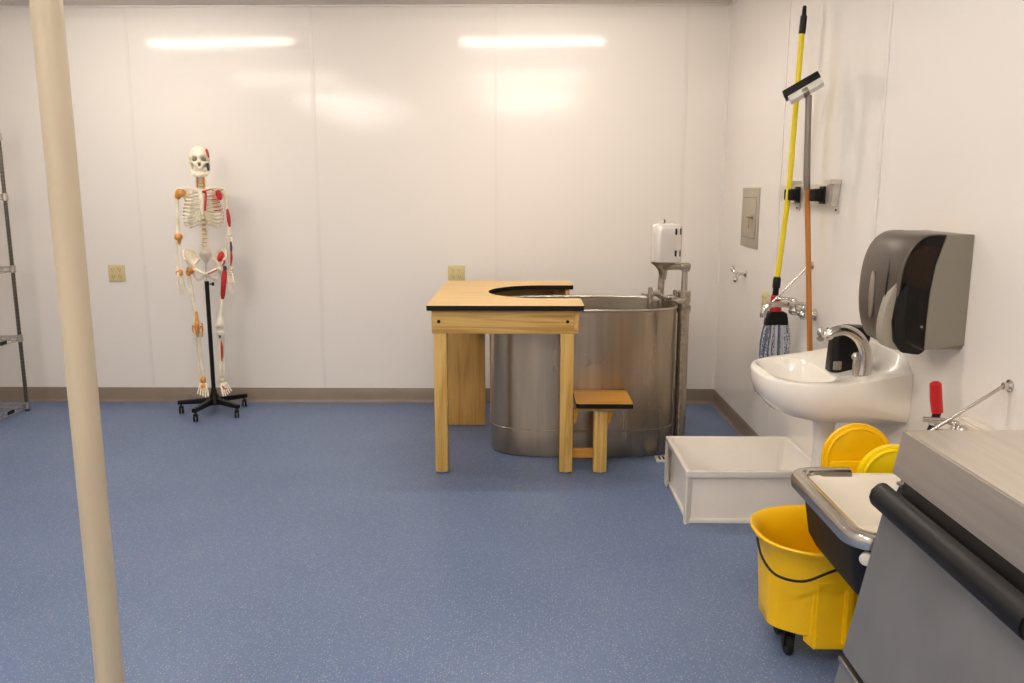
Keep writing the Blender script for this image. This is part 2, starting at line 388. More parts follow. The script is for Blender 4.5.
# ------------------------------------------------------------------ wire shelving, far left
def shelving():
    x0, x1, y0, y1 = -3.80, -3.345, 4.50, 5.42
    t = thing('wire_shelving_unit', 'chrome wire shelving unit cut off by the left edge of the picture', 'shelving', ((x0+x1)/2, (y0+y1)/2, 0))
    for x in (x0, x1):
        for y in (y0, y1):
            b = MB(); prof = [(.010, 0), (.016, .002), (.016, .012), (.0125, .016)]
            z = .02
            while z < 1.86:
                prof += [(.0125, z), (.0125, z+.021), (.0095, z+.0215), (.0095, z+.0248)]; z += .0254
            prof += [(.0125, 1.875), (.011, 1.88)]
            b.lathe(prof, (x, y, 0), n=12)
            b.build('post', M['postchrome'], t)
    for z in (.055, .515, .975, 1.44, 1.82):
        b = MB()
        for dz in (0, -.03):
            r = .0032
            b.tube([(x0, y0, z+dz), (x0, y1, z+dz)], r, 8); b.tube([(x1, y0, z+dz), (x1, y1, z+dz)], r, 8)
            b.tube([(x0, y0, z+dz), (x1, y0, z+dz)], r, 8); b.tube([(x0, y1, z+dz), (x1, y1, z+dz)], r, 8)
        for x in (x0, x1):
            n = 30; pts = []
            for i in range(n+1): pts.append((x, lerp(y0+.02, y1-.02, i/n), z-.001 if i % 2 else z-.029))
            b.tube(pts, .0018, 6)
        for y in (y0, y1):
            n = 14; pts = [(lerp(x0+.02, x1-.02, i/n), y, z-.001 if i % 2 else z-.029) for i in range(n+1)]
            b.tube(pts, .0018, 6)
        n = 34
        for i in range(1, n):
            y = lerp(y0, y1, i/n); b.tube([(x0, y, z+.003), (x1, y, z+.003)], .0016, 6)
        for i in range(1, 4):
            x = lerp(x0, x1, i/4); b.tube([(x, y0, z), (x, y1, z)], .003, 6)
        o = b.build('wire_shelf', M['dullchrome'], t)
        for x in (x0, x1):
            for y in (y0, y1):
                MB().lathe([(.014, -.04), (.021, -.036), (.019, .006), (.0135, .010)], (x, y, z), n=14).build('collar', M['dullchrome'], o)
        for yy in (5.20,):
            MB().box(x1+.002, x1+.006, yy, yy+.07, z-.026, z-.003, .001, 1).build('label_holder', M['black'], o)
shelving()

# ------------------------------------------------------------------ outlets and wall fittings
def outlet_back(x, z, label, double=True):
    w = .058 if double else .035; h = .058; y = YB
    t = thing('wall_outlet', label, 'outlet', (x, y, z), 0, 'ivory wall outlets')
    MB().box(x-w, x+w, y-.006, y-.0002, z-h, z+h, .003).build('cover_plate', M['outlet'], t)
    for sx in ((-.023, .023) if double else (0,)):
        b = MB().box(x+sx-.017, x+sx+.017, y-.009, y-.005, z-.046, z+.046, .002); b.mi = 1
        for sz in (-.022, .022):
            b.box(x+sx-.009, x+sx-.006, y-.0097, y-.0085, z+sz, z+sz+.011)
            b.box(x+sx+.006, x+sx+.009, y-.0097, y-.0085, z+sz, z+sz+.009)
            b.lathe([(.003, 0), (.003, .0012)], (x+sx, y-.0097, z+sz-.008), 'Y', 8)
        b.build('receptacle', [M['outlet'], M['outlet_dark']], t)
    for sx in ((-.023, .023) if double else (0,)):
        MB().lathe([(.003, 0), (.003, .0012)], (x+sx, y-.0105, z), 'Y', 8).build('screw', M['brass'], t)
outlet_back(-2.795, .905, 'ivory double wall outlet on the back wall left of the skeleton')
outlet_back(-.455, .905, 'ivory double wall outlet on the back wall just above the wooden table')
t = thing('wall_outlet', 'ivory wall outlet on the right wall behind the yellow mop handle', 'outlet', (XR, 4.59, .86), 0)
MB().box(XR-.006, XR-.0002, 4.53, 4.65, .80, .92, .003).build('cover_plate', M['outlet'], t)
for sy in (-.024, .024):
    b = MB().box(XR-.009, XR-.005, 4.59+sy-.017, 4.59+sy+.017, .815, .905, .002); b.mi = 1
    for sz in (-.02, .02):
        for q in (-.008, .006): b.box(XR-.0097, XR-.0085, 4.59+sy+q, 4.59+sy+q+.003, .86+sz, .86+sz+.01)
    b.build('receptacle', [M['outlet'], M['outlet_dark']], t)

y0, y1, z0, z1 = 4.80, 5.16, 1.135, 1.482
t = thing('access_panel', 'beige metal access panel with key lock on the right wall near the corner', 'access panel', (XR, (y0+y1)/2, z0))
MB().box(XR-.007, XR-.0002, y0, y1, z0, z1, .002).build('panel_frame', M['paneldoor'], t)
MB().box(XR-.0078, XR-.006, y0+.04, y1-.04, z0+.055, z1-.055, .001, 1).build('door_gap', M['line'], t)
d = MB().box(XR-.011, XR-.007, y0+.044, y1-.044, z0+.059, z1-.059, .0015).build('panel_door', M['paneldoor'], t)
MB().lathe([(.012, 0), (.012, .006), (.008, .012), (.004, .026), (.004, .034)], (XR-.011, 4.90, 1.315), direction=(-1, 0, 0), n=14).build('lock', M['cast'], d)
b = MB(); b.box(XR-.034, XR-.031, 4.888, 4.912, 1.25, 1.322, .001, 1)
b.build('key', M['brass'], d)

# chrome double robe hook
y, z = 5.02, .972
t = thing('robe_hook', 'chrome double robe hook on the right wall below the access panel', 'hook', (XR, y, z))
MB().lathe([(.022, 0), (.022, .005), (.014, .010), (.009, .014), (.009, .05)], (XR+.0005, y, z), direction=(-1, 0, 0), n=18).build('wall_plate', M['chrome'], t)
for s in (1, -1):
    p = smooth_path([(XR-.045, y, z), (XR-.058, y+.02*s, z+.008*s), (XR-.068, y+.035*s, z+.018*s), (XR-.072, y+.045*s, z+.032*s)], 5)
    b = MB(); b.tube(p, [.010]*6+[.010]*5+[.013]*5, 10); b.ell(p[-1], (.016, .016, .014), sub=2); b.build('hook_arm', M['chrome'], t)

# ------------------------------------------------------------------ wooden table with half-round cut-out
TX0, TX1, TY0, TY1, TZ = -.488, .309, 4.15, 5.345, .896
t = thing('treatment_table', 'oak table with a half-round cut-out and black edging wrapped around the steel tank', 'table', ((TX0+TX1)/2, (TY0+TY1)/2, 0))
ccx, ccy, cr_ = .115, 4.765, .312
poly = arc(TX0+.02, TY0+.02, .02, 180, 270, 4) + arc(TX1-.02, TY0+.02, .02, 270, 360, 4)
poly += arc(TX1-.015, ccy-cr_-.015, .015, 0, 90, 3)
poly += arc(ccx, ccy, cr_, 270, 90, 32)
poly += arc(TX1-.015, ccy+cr_+.015, .015, 270, 360, 3)
poly += arc(TX1-.02, TY1-.02, .02, 0, 90, 4) + arc(TX0+.02, TY1-.02, .02, 90, 180, 4)
MB().prism(poly, TZ-.026, TZ, side_mi=1).build('table_top', [M['lam'], M['black_edge']], t)
az0, az1 = .748, TZ-.026
ap = MB().box(-.462, .262, 4.19, 4.215, az0, az1, .002).build('apron', M['oakX'], t)
for x in (-.428, .228):
    MB().lathe([(.0085, -.003), (.0085, .003), (.006, .005)], (x, 4.19, .81), direction=(0, -1, 0), n=14).build('bolt', M['black'], ap)
MB().box(-.462, .262, 5.27, 5.295, az0, az1, .002).build('apron', M['oakX'], t)
MB().box(-.487+.02, -.442, 4.215, 5.27, az0, az1, .002).build('apron', M['oakY'], t)
MB().box(.262-.001, .286, 4.19, 4.44, az0, az1, .002).build('apron', M['oakY'], t)
MB().box(.262-.001, .286, 5.09, 5.295, az0, az1, .002).build('apron', M['oakY'], t)
def leg(x0, x1, y0, y1, z1):
    o = MB().box(x0, x1, y0, y1, .009, z1, .0025).build('leg', M['oakZ'], t)
    MB().lathe([(.022, .0), (.022, .006), (.01, .008), (.01, .012)], ((x0+x1)/2, (y0+y1)/2, 0), n=16).build('leveling_foot', M['dullchrome'], o)
leg(-.457, -.390, 4.194, 4.262, az0); leg(.194, .261, 4.194, 4.262, az0)
leg(.196, .261, 5.20, 5.265, az1)
MB().box(-.474, -.236, 5.10, 5.135, .004, az1, .003).build('end_panel', M['panelZ'], t)

# small stool beside the table
SX0, SX1, SY0, SY1, SZ = .274, .565, 4.135, 4.56, .393
# tank back side is at y=4.44, so the seat butts against its curved wall
SY1 = 4.450
t = thing('wooden_stool', 'small wooden stool with orange-brown seat and black edging in front of the steel tank', 'stool', (.42, 4.3, 0))
pl = arc(SX0+.02, SY0+.02, .02, 180, 270, 4)+arc(SX1-.004, SY0+.004, .004, 270, 360, 2)+[(SX1, SY1), (SX0, SY1)]
MB().prism(pl, SZ-.024, SZ, side_mi=1).build('seat', [M['stoolX'], M['black_edge']], t)
MB().box(SX0+.004, SX1-.09, 4.17, 4.194, SZ-.045, SZ-.024, .002).build('seat_cleat', M['oakX'], t)
o = MB().box(.372, .441, 4.194, 4.255, .009, SZ-.024, .0025).build('leg', M['oakZ'], t)
MB().lathe([(.02, 0), (.02, .006), (.01, .008), (.01, .011)], (.406, 4.225, 0), n=16).build('leveling_foot', M['dullchrome'], o)
o = MB().box(.395, .437, 4.385, 4.44, .009, SZ-.024, .002).build('leg', M['oakZ'], t)
MB().lathe([(.02, 0), (.02, .008), (.01, .010)], (.416, 4.412, 0), n=16).build('leveling_foot', M['dullchrome'], o)
MB().box(.262, .374, 4.225, 4.248, .078, .128, .002).build('stretcher', M['stoolX'], t)
for bx in (.2695, .448):
    b = MB(); b.prism([(bx-.006, SZ-.045), (bx+.022, SZ-.045), (bx+.022, SZ-.07), (bx+.006, SZ-.125), (bx-.006, SZ-.125)], 4.20, 4.235, 'XZ', .004)
    b.build('bracket', M['stoolX'], t)

# ------------------------------------------------------------------ steel whirlpool tank
def stad(cx, cy, hx, hy, r, n=20):
    # capsule-like outline with large end radii
    P = []
    for k in range(4*n):
        a = 2*PI*k/(4*n); c, s_ = math.cos(a), math.sin(a)
        e = 2/3.3
        P.append((cx+hx*math.copysign(abs(c)**e, c), cy+hy*math.copysign(abs(s_)**e, s_)))
    return P
tcx, tcy, thx, thy, tz = .340, 4.765, .530, .310, .828
t = thing('whirlpool_tank', 'oval brushed stainless steel whirlpool tank with white motor and tall post', 'whirlpool', (tcx, tcy, 0))
def ring(sc, z, dx=0): return [Vector((x, y, z)) for x, y in stad(tcx, tcy, thx+sc, thy+sc, 0)]
MB().loft([ring(-.006, .004), ring(-.002, .012), ring(0, .14), ring(0, tz)], cap=False).build('tank_shell', M['tubsteel'], t)
MB().loft([ring(-.003, tz), ring(-.003, .16), ring(-.05, .12)], cap=False).build('tank_liner', M['liner'], t)
MB().loft([ring(-.049, .12), ring(-.05, .118), [Vector((tcx+(p.x-tcx)*.1, tcy+(p.y-tcy)*.1, .112)) for p in ring(0, 0)]], cap=True).build('tank_floor', M['liner'], t)
MB().loft([ring(0, .148), ring(.004, .150), ring(.004, .158), ring(0, .160)], cap=False).build('seam_band', M['tubsteel'], t)
rim = ring(.001, tz)
MB().tube(rim, .0075, 10, closed=True).build('rolled_rim', M['dullchrome'], t)
# faint embossed emblem on the front of the tank
def front_y(x):
    u = abs((x-tcx)/thx)**3.3
    return tcy-thy*max(0, 1-u)**(1/3.3)
def on_tank(pts, r):
    return [(x, front_y(x)-r*.3, z) for x, z in pts]
b = MB()
b.tube(on_tank([(.345+.032*math.cos(R(a)), .555+.034*math.sin(R(a))) for a in range(-70, 120, 10)], .0015), .0020, 6)
b.tube(on_tank([(.345+.018*math.cos(R(a)), .55+.022*math.sin(R(a))) for a in range(-170, 60, 12)], .0015), .0020, 6)
for dx in (.05, .062, .074): b.tube(on_tank([(.345+dx, .535), (.345+dx+.004, .57)], .0015), .0020, 6)
b.tube(on_tank([(.43, .565), (.45, .575), (.46, .56), (.432, .538), (.462, .535)], .0015), .0020, 6)
b.build('embossed_emblem', M['tubsteel'], t)
# post on the right end
px_, py_ = .918, 4.735
b = MB(); b.lathe([(.040, 0), (.040, .01), (.034, .014), (.034, .84), (.038, .842), (.038, .90), (.034, .905)], (px_, py_, 0), n=28)
post = b.build('mounting_post', M['liner'], t)
MB().lathe([(.037, -.02), (.041, -.018), (.041, .02), (.037, .022)], (px_, py_, .80), n=24).build('collar', M['cast'], post)
MB().tube([(.893, 4.62, 0), (.893, 4.62, .80)], .012, 12).build('drain_pipe', M['cast'], t)
b = MB(); b.lathe([(.019, .84), (.019, .90), (.018, .96), (.0165, 1.03)], (.918, 4.735, 0), n=22)
b.box(.895, .945, 4.71, 4.76, 1.015, 1.05, .008); b.build('lift_rod', M['dullchrome'], t)
MB().box(.865, .93, 4.68, 4.79, .835, .868, .008).build('clamp_block', M['cast'], t)
MB().box(.80, .895, 4.70, 4.77, .845, .868, .006).build('rim_bracket', M['cast'], t)
# cluster of levers
b = MB(); b.tube([(.745, 4.70, .905), (.80, 4.69, .875), (.87, 4.69, .85)], .008, 10); b.tube([(.755, 4.715, .885), (.82, 4.71, .855), (.87, 4.71, .845)], .009, 10)
b.box(.735, .775, 4.69, 4.72, .88, .915, .004); b.build('lever', M['dullchrome'], t)
b = MB(); b.ell((.835, 4.70, .872), (.028, .022, .016), sub=2); b.lathe([(.010, .86), (.012, .905), (.006, .91)], (.865, 4.73, 0), n=12); b.build('knob', M['chrome'], t)
# turbine
b = MB()
mc = (.806, 4.73); mhx, mhy = .082, .075
def mring(sx, z): return [Vector((x, y, z)) for x, y in rrect(mc[0]-mhx*sx, mc[0]+mhx*sx, mc[1]-mhy*sx, mc[1]+mhy*sx, .045*sx, 6)]
b.loft([mring(.90, 1.068), mring(.98, 1.072), mring(1, 1.085), mring(1, 1.25), mring(.97, 1.268), mring(.88, 1.281), mring(.6, 1.287), mring(.1, 1.288)])
mot = b.build('motor_housing', M['motor'], t)
for zz in (1.105, 1.225):
    for k_, xx in enumerate((.848, .872)):
        yy = mc[1]-mhy+(.0 if k_ == 0 else .012)
        MB().box(xx-.006, xx+.005, yy-.0025, yy+.006, zz, zz+.034, .001, 1).build('vent_slot', M['black'], mot)
b = MB(); b.tube([(.79, 4.73, 1.285), (.795, 4.725, 1.30), (.788, 4.72, 1.306)], .004, 8); b.build('toggle_switch', M['black'], mot)
b = MB()
b.lathe([(.07, 1.07), (.066, 1.06), (.045, 1.045), (.026, 1.02), (.022, .99), (.020, .97)], (.792, 4.73, 0), n=24)
b.box(.80, .90, 4.705, 4.755, 1.025, 1.058, .008); b.box(.885, .945, 4.70, 4.76, 1.03, 1.062, .006)
b.build('motor_bracket', M['cast'], t)
MB().tube([(.787, 4.73, .99), (.783, 4.73, .86), (.780, 4.73, .30)], .018, 16).build('turbine_tube', M['cast'], t)
MB().lathe([(.05, .22), (.05, .30), (.02, .32)], (.780, 4.73, 0), n=20).build('impeller_cage', M['cast'], t)
b = MB(); b.lathe([(.016, .80), (.016, .885), (.022, .886), (.022, .90), (.012, .902), (.012, .935), (.008, .937)], (.708, 4.62, 0), n=14); b.tube([(.66, 4.62, .902), (.70, 4.62, .893)], .005, 8)
b.tube([(.708, 4.62, .80), (.708, 4.62, .40)], .012, 10); b.build('thermometer_tube', M['cast'], t)
MB().box(.70, .76, 4.615, 4.65, .86, .872, .003).build('rim_clip', M['dullchrome'], t)

# drain cover on the floor
t = thing('floor_drain_cover', 'small white slotted drain cover on the floor at the foot of the steel tank', 'drain cover', (.785, 4.44, 0))
b = MB()
b.box(.735, .845, 4.385, 4.475, .0005, .012, .002)
b.mi = 1
for i in range(4): b.box(.752+i*.022, .762+i*.022, 4.40, 4.46, .0115, .0126)
b.build('cover_plate', [M['whiteplastic'], M['black']], t)

# ------------------------------------------------------------------ floor mop basin
BX0, BX1, BY0, BY1, BZ = .722, XR-.002, 3.525, 4.065, .248
t = thing('mop_basin', 'white square floor mop basin with recessed side panels beside the steel tank', 'mop basin', ((BX0+BX1)/2, (BY0+BY1)/2, 0))
b = MB()
def rr(i, z, r=.004): return [Vector((x, y, z)) for x, y in rrect(BX0+i, BX1-i, BY0+i, BY1-i, r, 3)]
b.loft([rr(.022, .02), rr(.022, BZ-.03), rr(.002, BZ-.03), rr(.0, BZ-.026), rr(0, BZ-.002), rr(.002, BZ), rr(.018, BZ), rr(.022, BZ-.004, .02), rr(.045, .075, .03), rr(.06, .055, .04), rr(.2, .05, .05)], cap=True)
b.build('basin_body', M['basin'], t)
for (cx_, cy_, sx, sy) in ((BX0, BY0, 1, 1), (BX0, BY1, 1, -1), (BX1, BY0, -1, 1), (BX1, BY1, -1, -1)):
    P = [(cx_, cy_), (cx_+sx*.008, cy_), (cx_+sx*.032, cy_+sy*.021), (cx_+sx*.024, cy_+sy*.024), (cx_+sx*.021, cy_+sy*.032), (cx_, cy_+sy*.03 if sy > 0 else cy_-.07)]
    MB().prism(P, 0, BZ-.028, bev=.0).build('corner_post', M['basin'], t)
MB().box(BX0+.02, BX1-.02, BY0+.014, BY0+.024, 0.0, .02, .002).build('skirt', M['basin'], t)
MB().box(BX0+.012, BX0+.024, BY0+.02, BY1-.02, 0.0, .02, .002).build('skirt', M['basin'], t)
MB().lathe([(.045, .0505), (.045, .056), (.035, .058), (.01, .056)], ((BX0+BX1)/2, (BY0+BY1)/2, 0), n=24).build('drain', M['dullchrome'], t)

# ------------------------------------------------------------------ tool rack
t = thing('tool_rack', 'metal wall rack with black rubber grips holding the mop and squeegee', 'rack', (XR, 3.9, 1.45))
MB().box(XR-.034, XR-.031, 3.62, 4.30, 1.405, 1.492, .001, 1).build('rail', M['zinc'], t)
for y in (4.135, 3.62):
    b = MB()
    b.box(XR-.05, XR-.0005, y-.035, y+.035, 1.492, 1.512, .001, 1)
    b.prism([(y-.03, 1.492), (y+.03, 1.492), (y+.008, 1.40), (y-.008, 1.40)], XR-.031, XR-.003, 'YZ')
    b.box(XR-.004, XR-.0005, y-.035, y+.035, 1.37, 1.40, .001, 1)
    o = b.build('wall_bracket', M['zinc'], t)
    MB().lathe([(.005, 0), (.005, .003), (.002, .004)], (XR-.004, y, 1.383), direction=(-1, 0, 0), n=8).build('screw', M['black'], o)
def grip(y, x):
    b = MB()
    b.box(x+.012, XR-.034, y-.024, y+.024, 1.418, 1.474, .008)
    b.box(XR-.044, XR-.034, y-.03, y+.03, 1.408, 1.484, .003)
    for s in (-1, 1):
        b.lathe([(.010, -.026), (.016, -.022), (.016, .022), (.010, .026)], (x+.002, y+s*.029, 1.446), 'Z', 16)
    b.build('rubber_grip', M['rubber'], t)
grip(4.035, 1.262); grip(3.70, 1.252)

# yellow string mop
t = thing('string_mop', 'yellow-handled mop with red socket and blue-white yarn hanging in the wall rack', 'mop', (1.235, 4.03, .66))
MB().tube([(1.262, 3.985, 2.175), (1.258, 4.03, 1.45), (1.232, 4.045, 1.045)], .0125, 16).build('handle', M['pole_yellow'], t)
MB().tube([(1.2655, 3.978, 2.285), (1.2652, 3.979, 2.279), (1.2650, 3.9795, 2.245), (1.2648, 3.980, 2.24), (1.262, 3.985, 2.165)], [.005, .009, .010, .0150, .0155], 16).build('end_grip', M['black'], t)
MB().tube([(1.232, 4.045, 1.055), (1.231, 4.045, 1.045), (1.229, 4.045, 1.005), (1.228, 4.045, .995), (1.226, 4.045, .93)], [.014, .019, .019, .014, .017], 16).build('collar', M['black'], t)
MB().tube([(1.230, 4.045, .965), (1.230, 4.045, .94), (1.232, 4.045, .882)], [.022, .025, .029], 16).build('mop_socket', M['redplastic'], t)
b = MB(); b.loft([[Vector((1.236+q[0]*s_, 4.04+q[1], z)) for q in rrect(-.05, .05, -.025, .025, .012, 4)] for z, s_ in ((.888, .62), (.878, .95), (.85, 1.08), (.822, 1.15))])
b.build('yarn_clamp', M['black'], t)
for i in range(64):
    u = (i % 32)/31*2-1; row = -1 if i < 32 else 1
    x0 = 1.238+u*.052; y0 = 4.04+row*.014*random.uniform(.5, 1.5)
    x1 = 1.235+u*.064+random.uniform(-.006, .006); zb = .645+random.uniform(-.02, .015)+(.02 if u > .8 else 0)
    ph = random.uniform(0, 6)
    p = smooth_path([(x0, y0, .83), (lerp(x0, x1, .4)+random.uniform(-.003, .003), y0+row*.01, .79), (x1+random.uniform(-.003, .003), y0+row*.016+random.uniform(-.006, .006), .72), (x1+random.uniform(-.004, .004), y0+row*.014, zb)], 4)
    MB().tube(p, [.0036+.0006*math.sin(k*2.4+ph) for k in range(len(p))], 6).build('yarn_strand', M[random.choice(('yarn', 'yarn', 'yarn_blue', 'yarn_white'))], t)

# squeegee
t = thing('floor_squeegee', 'wooden-handled squeegee hanging head up in the wall rack beside the mop', 'squeegee', (1.31, 3.70, .62))
MB().tube([(1.302, 3.70, .62), (1.232, 3.70, 1.50)], .0118, 16).build('handle', M['handlewood'], t)
MB().tube([(1.2335, 3.70, 1.47), (1.233, 3.70, 1.48), (1.229, 3.70, 1.52), (1.222, 3.70, 1.70), (1.216, 3.70, 1.865)], [.013, .0145, .0145, .0135, .0135], 16).build('extension_tube', M['greytube'], t)
rotm = Matrix.Translation((1.192, 3.69, 1.885)) @ Matrix.Rotation(R(-24), 4, 'Y') @ Matrix.Rotation(R(-28), 4, 'X') @ Matrix.Rotation(R(-14), 4, 'Z')
b = MB(); b.box(-.070, .078, -.020, .020, -.022, .006, .003, mtx=rotm); b.build('head_bracket', M['whiteplastic'], t)
b = MB(); b.box(-.080, .080, -.028, .028, .006, .036, .004, mtx=rotm); b.build('sponge_blade', M['rubber'], t)
b = MB(); b.box(-.012, .014, -.023, .023, -.0245, -.002, .002, mtx=rotm); b.build('head_clip', M['greytube'], t)

# ------------------------------------------------------------------ service faucets
def service_faucet(yc, zc, reach, brace_z, label, hd=.075, tipdz=0., name='service_faucet', xo=0.):
    WX = XR; XR_ = XR-xo
    t = thing(name, label, 'faucet', (XR, yc, zc))
    for s in (-1, 1):
        b = MB(); b.lathe([(.028, 0), (.028, .006), (.016, .014), (.013, .02), (.013, .05)], (XR_-.0005, yc+s*hd, zc-.03), direction=(-1, 0, 0), n=18)
        b.ell((XR_-.055, yc+s*hd, zc-.03), (.022, .02, .022), sub=2); b.build('wall_flange', M['chrome'], t)
        b = MB(); b.lathe([(.012, 0), (.014, .012), (.010, .018), (.010, .03)], (XR_-.055, yc+s*hd, zc-.012), n=14)
        b.tube([(XR_-.055, yc+s*hd, zc+.02), (XR_-.09, yc+s*(hd+.01), zc+.026), (XR_-.135, yc+s*(hd+.025), zc+.024)], [.009, .007, .008], 10)
        b.ell((XR_-.055, yc+s*hd, zc+.02), (.014, .014, .009), sub=2); b.build('lever_handle', M['chrome'], t)
    b = MB(); b.tube([(XR_-.055, yc-hd, zc-.03), (XR_-.055, yc+hd, zc-.03)], .014, 14); b.ell((XR_-.07, yc, zc-.02), (.03, .028, .024), sub=2)
    b.lathe([(.016, -.03), (.018, 0), (.018, .02), (.013, .03), (.008, .035)], (XR_-.075, yc, zc+.0), n=16); b.build('mixer_body', M['chrome'], t)
    tip = (XR-reach, yc, zc-.005+tipdz)
    b = MB(); b.tube(smooth_path([(XR_-.075, yc, zc), (XR_-.11, yc, zc+.008+tipdz*.4), (XR-reach+.03, yc, zc+.008+tipdz), (tip[0], yc, tip[2]), (tip[0]-.012, yc, tip[2]-.03)], 5), .0145, 14)
    b.lathe([(.014, -.022), (.015, -.002), (.012, 0)], (tip[0]-.013, yc, tip[2]-.025), n=14); b.build('spout', M['chrome'], t)
    b = MB(); b.tube([(XR-reach+.02, yc, zc+.012+tipdz), (XR-.018, yc, brace_z)], .0048, 10); b.lathe([(.018, 0), (.018, .005), (.010, .010), (.010, .02)], (XR-.0005, yc, brace_z), direction=(-1, 0, 0), n=16)
    b.build('wall_brace', M['chrome'], t)
    return t
service_faucet(3.87, .935, .205, 1.125, 'chrome service faucet with angled wall brace above the mop basin')
t2 = thing('stop_valve', 'small chrome stop valve on the wall between the wooden handle and the hand basin', 'valve', (XR, 3.62, .85))
b = MB(); b.lathe([(.022, 0), (.022, .005), (.010, .010), (.010, .03)], (XR+.0005, 3.62, .855), direction=(-1, 0, 0), n=16)
b.ell((XR-.035, 3.62, .855), (.014, .014, .024), sub=2); b.build('valve_body', M['chrome'], t2)
b = MB(); b.lathe([(.008, -.04), (.015, -.035), (.015, -.024), (.008, -.02)], (XR-.035, 3.62, .855), n=12); b.build('valve_handle', M['cast'], t2)

# ------------------------------------------------------------------ hand basin
hy0, hy1 = 2.81, 3.385
hcy = (hy0+hy1)/2
t = thing('hand_basin', 'white china wall-hung hand basin on a slim round pedestal', 'sink', (1.12, hcy, 0))
def outline(xf, dy, z, zb=None, xb=XR-.001, sq=2.6, n=36):
    """D-shaped plan outline: straight at the wall, rounded front; z = front height, zb = height at the wall"""
    P = []
    w = (hy1-hy0)/2-dy
    for k_ in range(n+1):
        a = -PI/2+PI*k_/n   # from near side round the front to the far side
        c = math.cos(a); s_ = math.sin(a)
        x = xb-.14-(xb-.14-xf)*abs(c)**(2/sq)
        y = hcy+w*math.copysign(abs(s_)**(2/sq), s_)
        P.append((x, y))
    P = [(xb, hcy-w)] + P + [(xb, hcy+w)]
    out = []
    for x, y in P:
        u = max(0, min(1, (x-xf)/(xb-xf)))
        zz = z if zb is None else z+(zb-z)*(u**2.2)
        out.append(Vector((x, y, zz)))
    return out
def bowl(xf, xb, hw, z, n=39, zt=None):
    P = []
    for k_ in range(n):
        a = -PI/2-.0+ (2*PI)*k_/n
        c = math.cos(a); s_ = math.sin(a)
        P.append(Vector(((xf+xb)/2-(xb-xf)/2*math.copysign(abs(c)**.8, c), hcy+hw*math.copysign(abs(s_)**.8, s_), z)))
    return P
b = MB()
rings = [outline(1.08, .15, .640, .650), outline(1.0, .09, .643, .660), outline(.935, .040, .662, .664), outline(.895, .012, .705, .670), outline(.884, .002, .745, .70), outline(.880, .0, .788, .840), outline(.886, .003, .797, .848), outline(.902, .018, .799, .850)]
b.loft(rings, cap=True)
# remove the flat top cap and make the deck with the bowl recess
b.b.faces.ensure_lookup_table()
top = max(b.b.faces, key=lambda f: f.calc_center_median().z if len(f.verts) > 10 else -9)
N0 = len(rings[0])
tv = list(top.verts)
b.b.faces.remove(top)
# rings are index-aligned with the outline: map each outline vertex onto the bowl mouth by direction from its centre
bcx, bcy = 1.03, hcy
def bowl_ring(hx, hy_, z, cx=bcx):
    out = []
    for v in rings[-1]:
        a = math.atan2((v.y-hcy)/.27, (v.x-cx)/.20)
        c, s_ = math.cos(a), math.sin(a)
        out.append(Vector((cx+hx*math.copysign(abs(c)**.75, c), hcy+hy_*math.copysign(abs(s_)**.75, s_), z)))
    return out
brs = [rings[-1], bowl_ring(.125, .222, .802), bowl_ring(.117, .212, .797), bowl_ring(.108, .198, .778), bowl_ring(.095, .16, .72), bowl_ring(.06, .09, .69), bowl_ring(.02, .02, .685)]
t_ = bmesh.new(); V = [[t_.verts.new(p) for p in r_] for r_ in brs]
for k_ in range(len(V)-1):
    for i in range(N0):
        j = (i+1) % N0
        try: t_.faces.new((V[k_][i], V[k_][j], V[k_+1][j], V[k_+1][i]))
        except ValueError: pass
t_.faces.new(V[-1])
b._take(t_)
bmesh.ops.remove_doubles(b.b, verts=b.b.verts, dist=.0002)
bmesh.ops.recalc_face_normals(b.b, faces=b.b.faces)
b.build('basin_bowl', M['china'], t, angle=50)
b = MB(); ups = []
for f, e in ((0, .05), (.03, .35), (.08, .75), (.16, 1), (.5, 1.05), (.84, 1), (.92, .75), (.97, .35), (1, .05)):
    y = lerp(hy0+.004, hy1-.004, f); ups.append([Vector((XR-.001-a*lerp(.6, 1, e), y, .832+h*e)) for a, h in ((0, 0), (.075, 0), (.06, .012), (.035, .035), (.024, .062), (.016, .070), (0, .070))])
b.loft(ups); b.build('back_upstand', M['china'], t)
MB().lathe([(.06, 0), (.058, .02), (.042, .05), (.037, .12), (.036, .56), (.04, .60), (.062, .655)], (1.135, 3.05, 0), n=32).build('pedestal', M['china'], t)
MB().lathe([(.02, 0), (.022, .003), (.012, .004)], (1.02, hcy, .686), n=16).build('drain', M['chrome'], t)
b = MB(); b.tube([(.925, 3.24, .700), (.92, 3.235, .678), (.945, 3.2, .664)], .004, 8); b.build('edge_wire', M['chrome'], t)  # short bent chrome wire at the basin's lower front edge

# touch-free faucet
fy = 2.92
t = thing('sensor_faucet', 'curved chrome faucet standing at the near rear of the hand basin', 'faucet', (1.21, fy, .83))
p = smooth_path([(1.215, fy, .812), (1.218, fy, .865), (1.212, fy, .91), (1.185, fy, .955), (1.14, fy, .980), (1.095, fy, .972), (1.078, fy, .958)], 6)
rads = [lerp(.029, .019, min(1, i/ (len(p)-1)*1.2)) for i in range(len(p))]
b = MB(); b.tube(p, rads, 16, flat=.85); b.lathe([(.029, 0), (.029, .004), (.025, .007)], (1.215, fy, .816), n=20); b.build('spout', M['chrome'], t)
b = MB(); b.lathe([(.0185, -.004), (.016, .006), (.012, .014), (.009, .015)], (1.081, fy, .961), direction=(-.55, 0, -.5), n=14); b.build('aerator', M['chrome'], t)
b = MB(); b.box(1.175, 1.195, fy-.012, fy+.012, .815, .875, .006); b.ell((1.184, fy, .885), (.017, .014, .016), sub=2); b.build('sensor_window', M['dullchrome'], t)
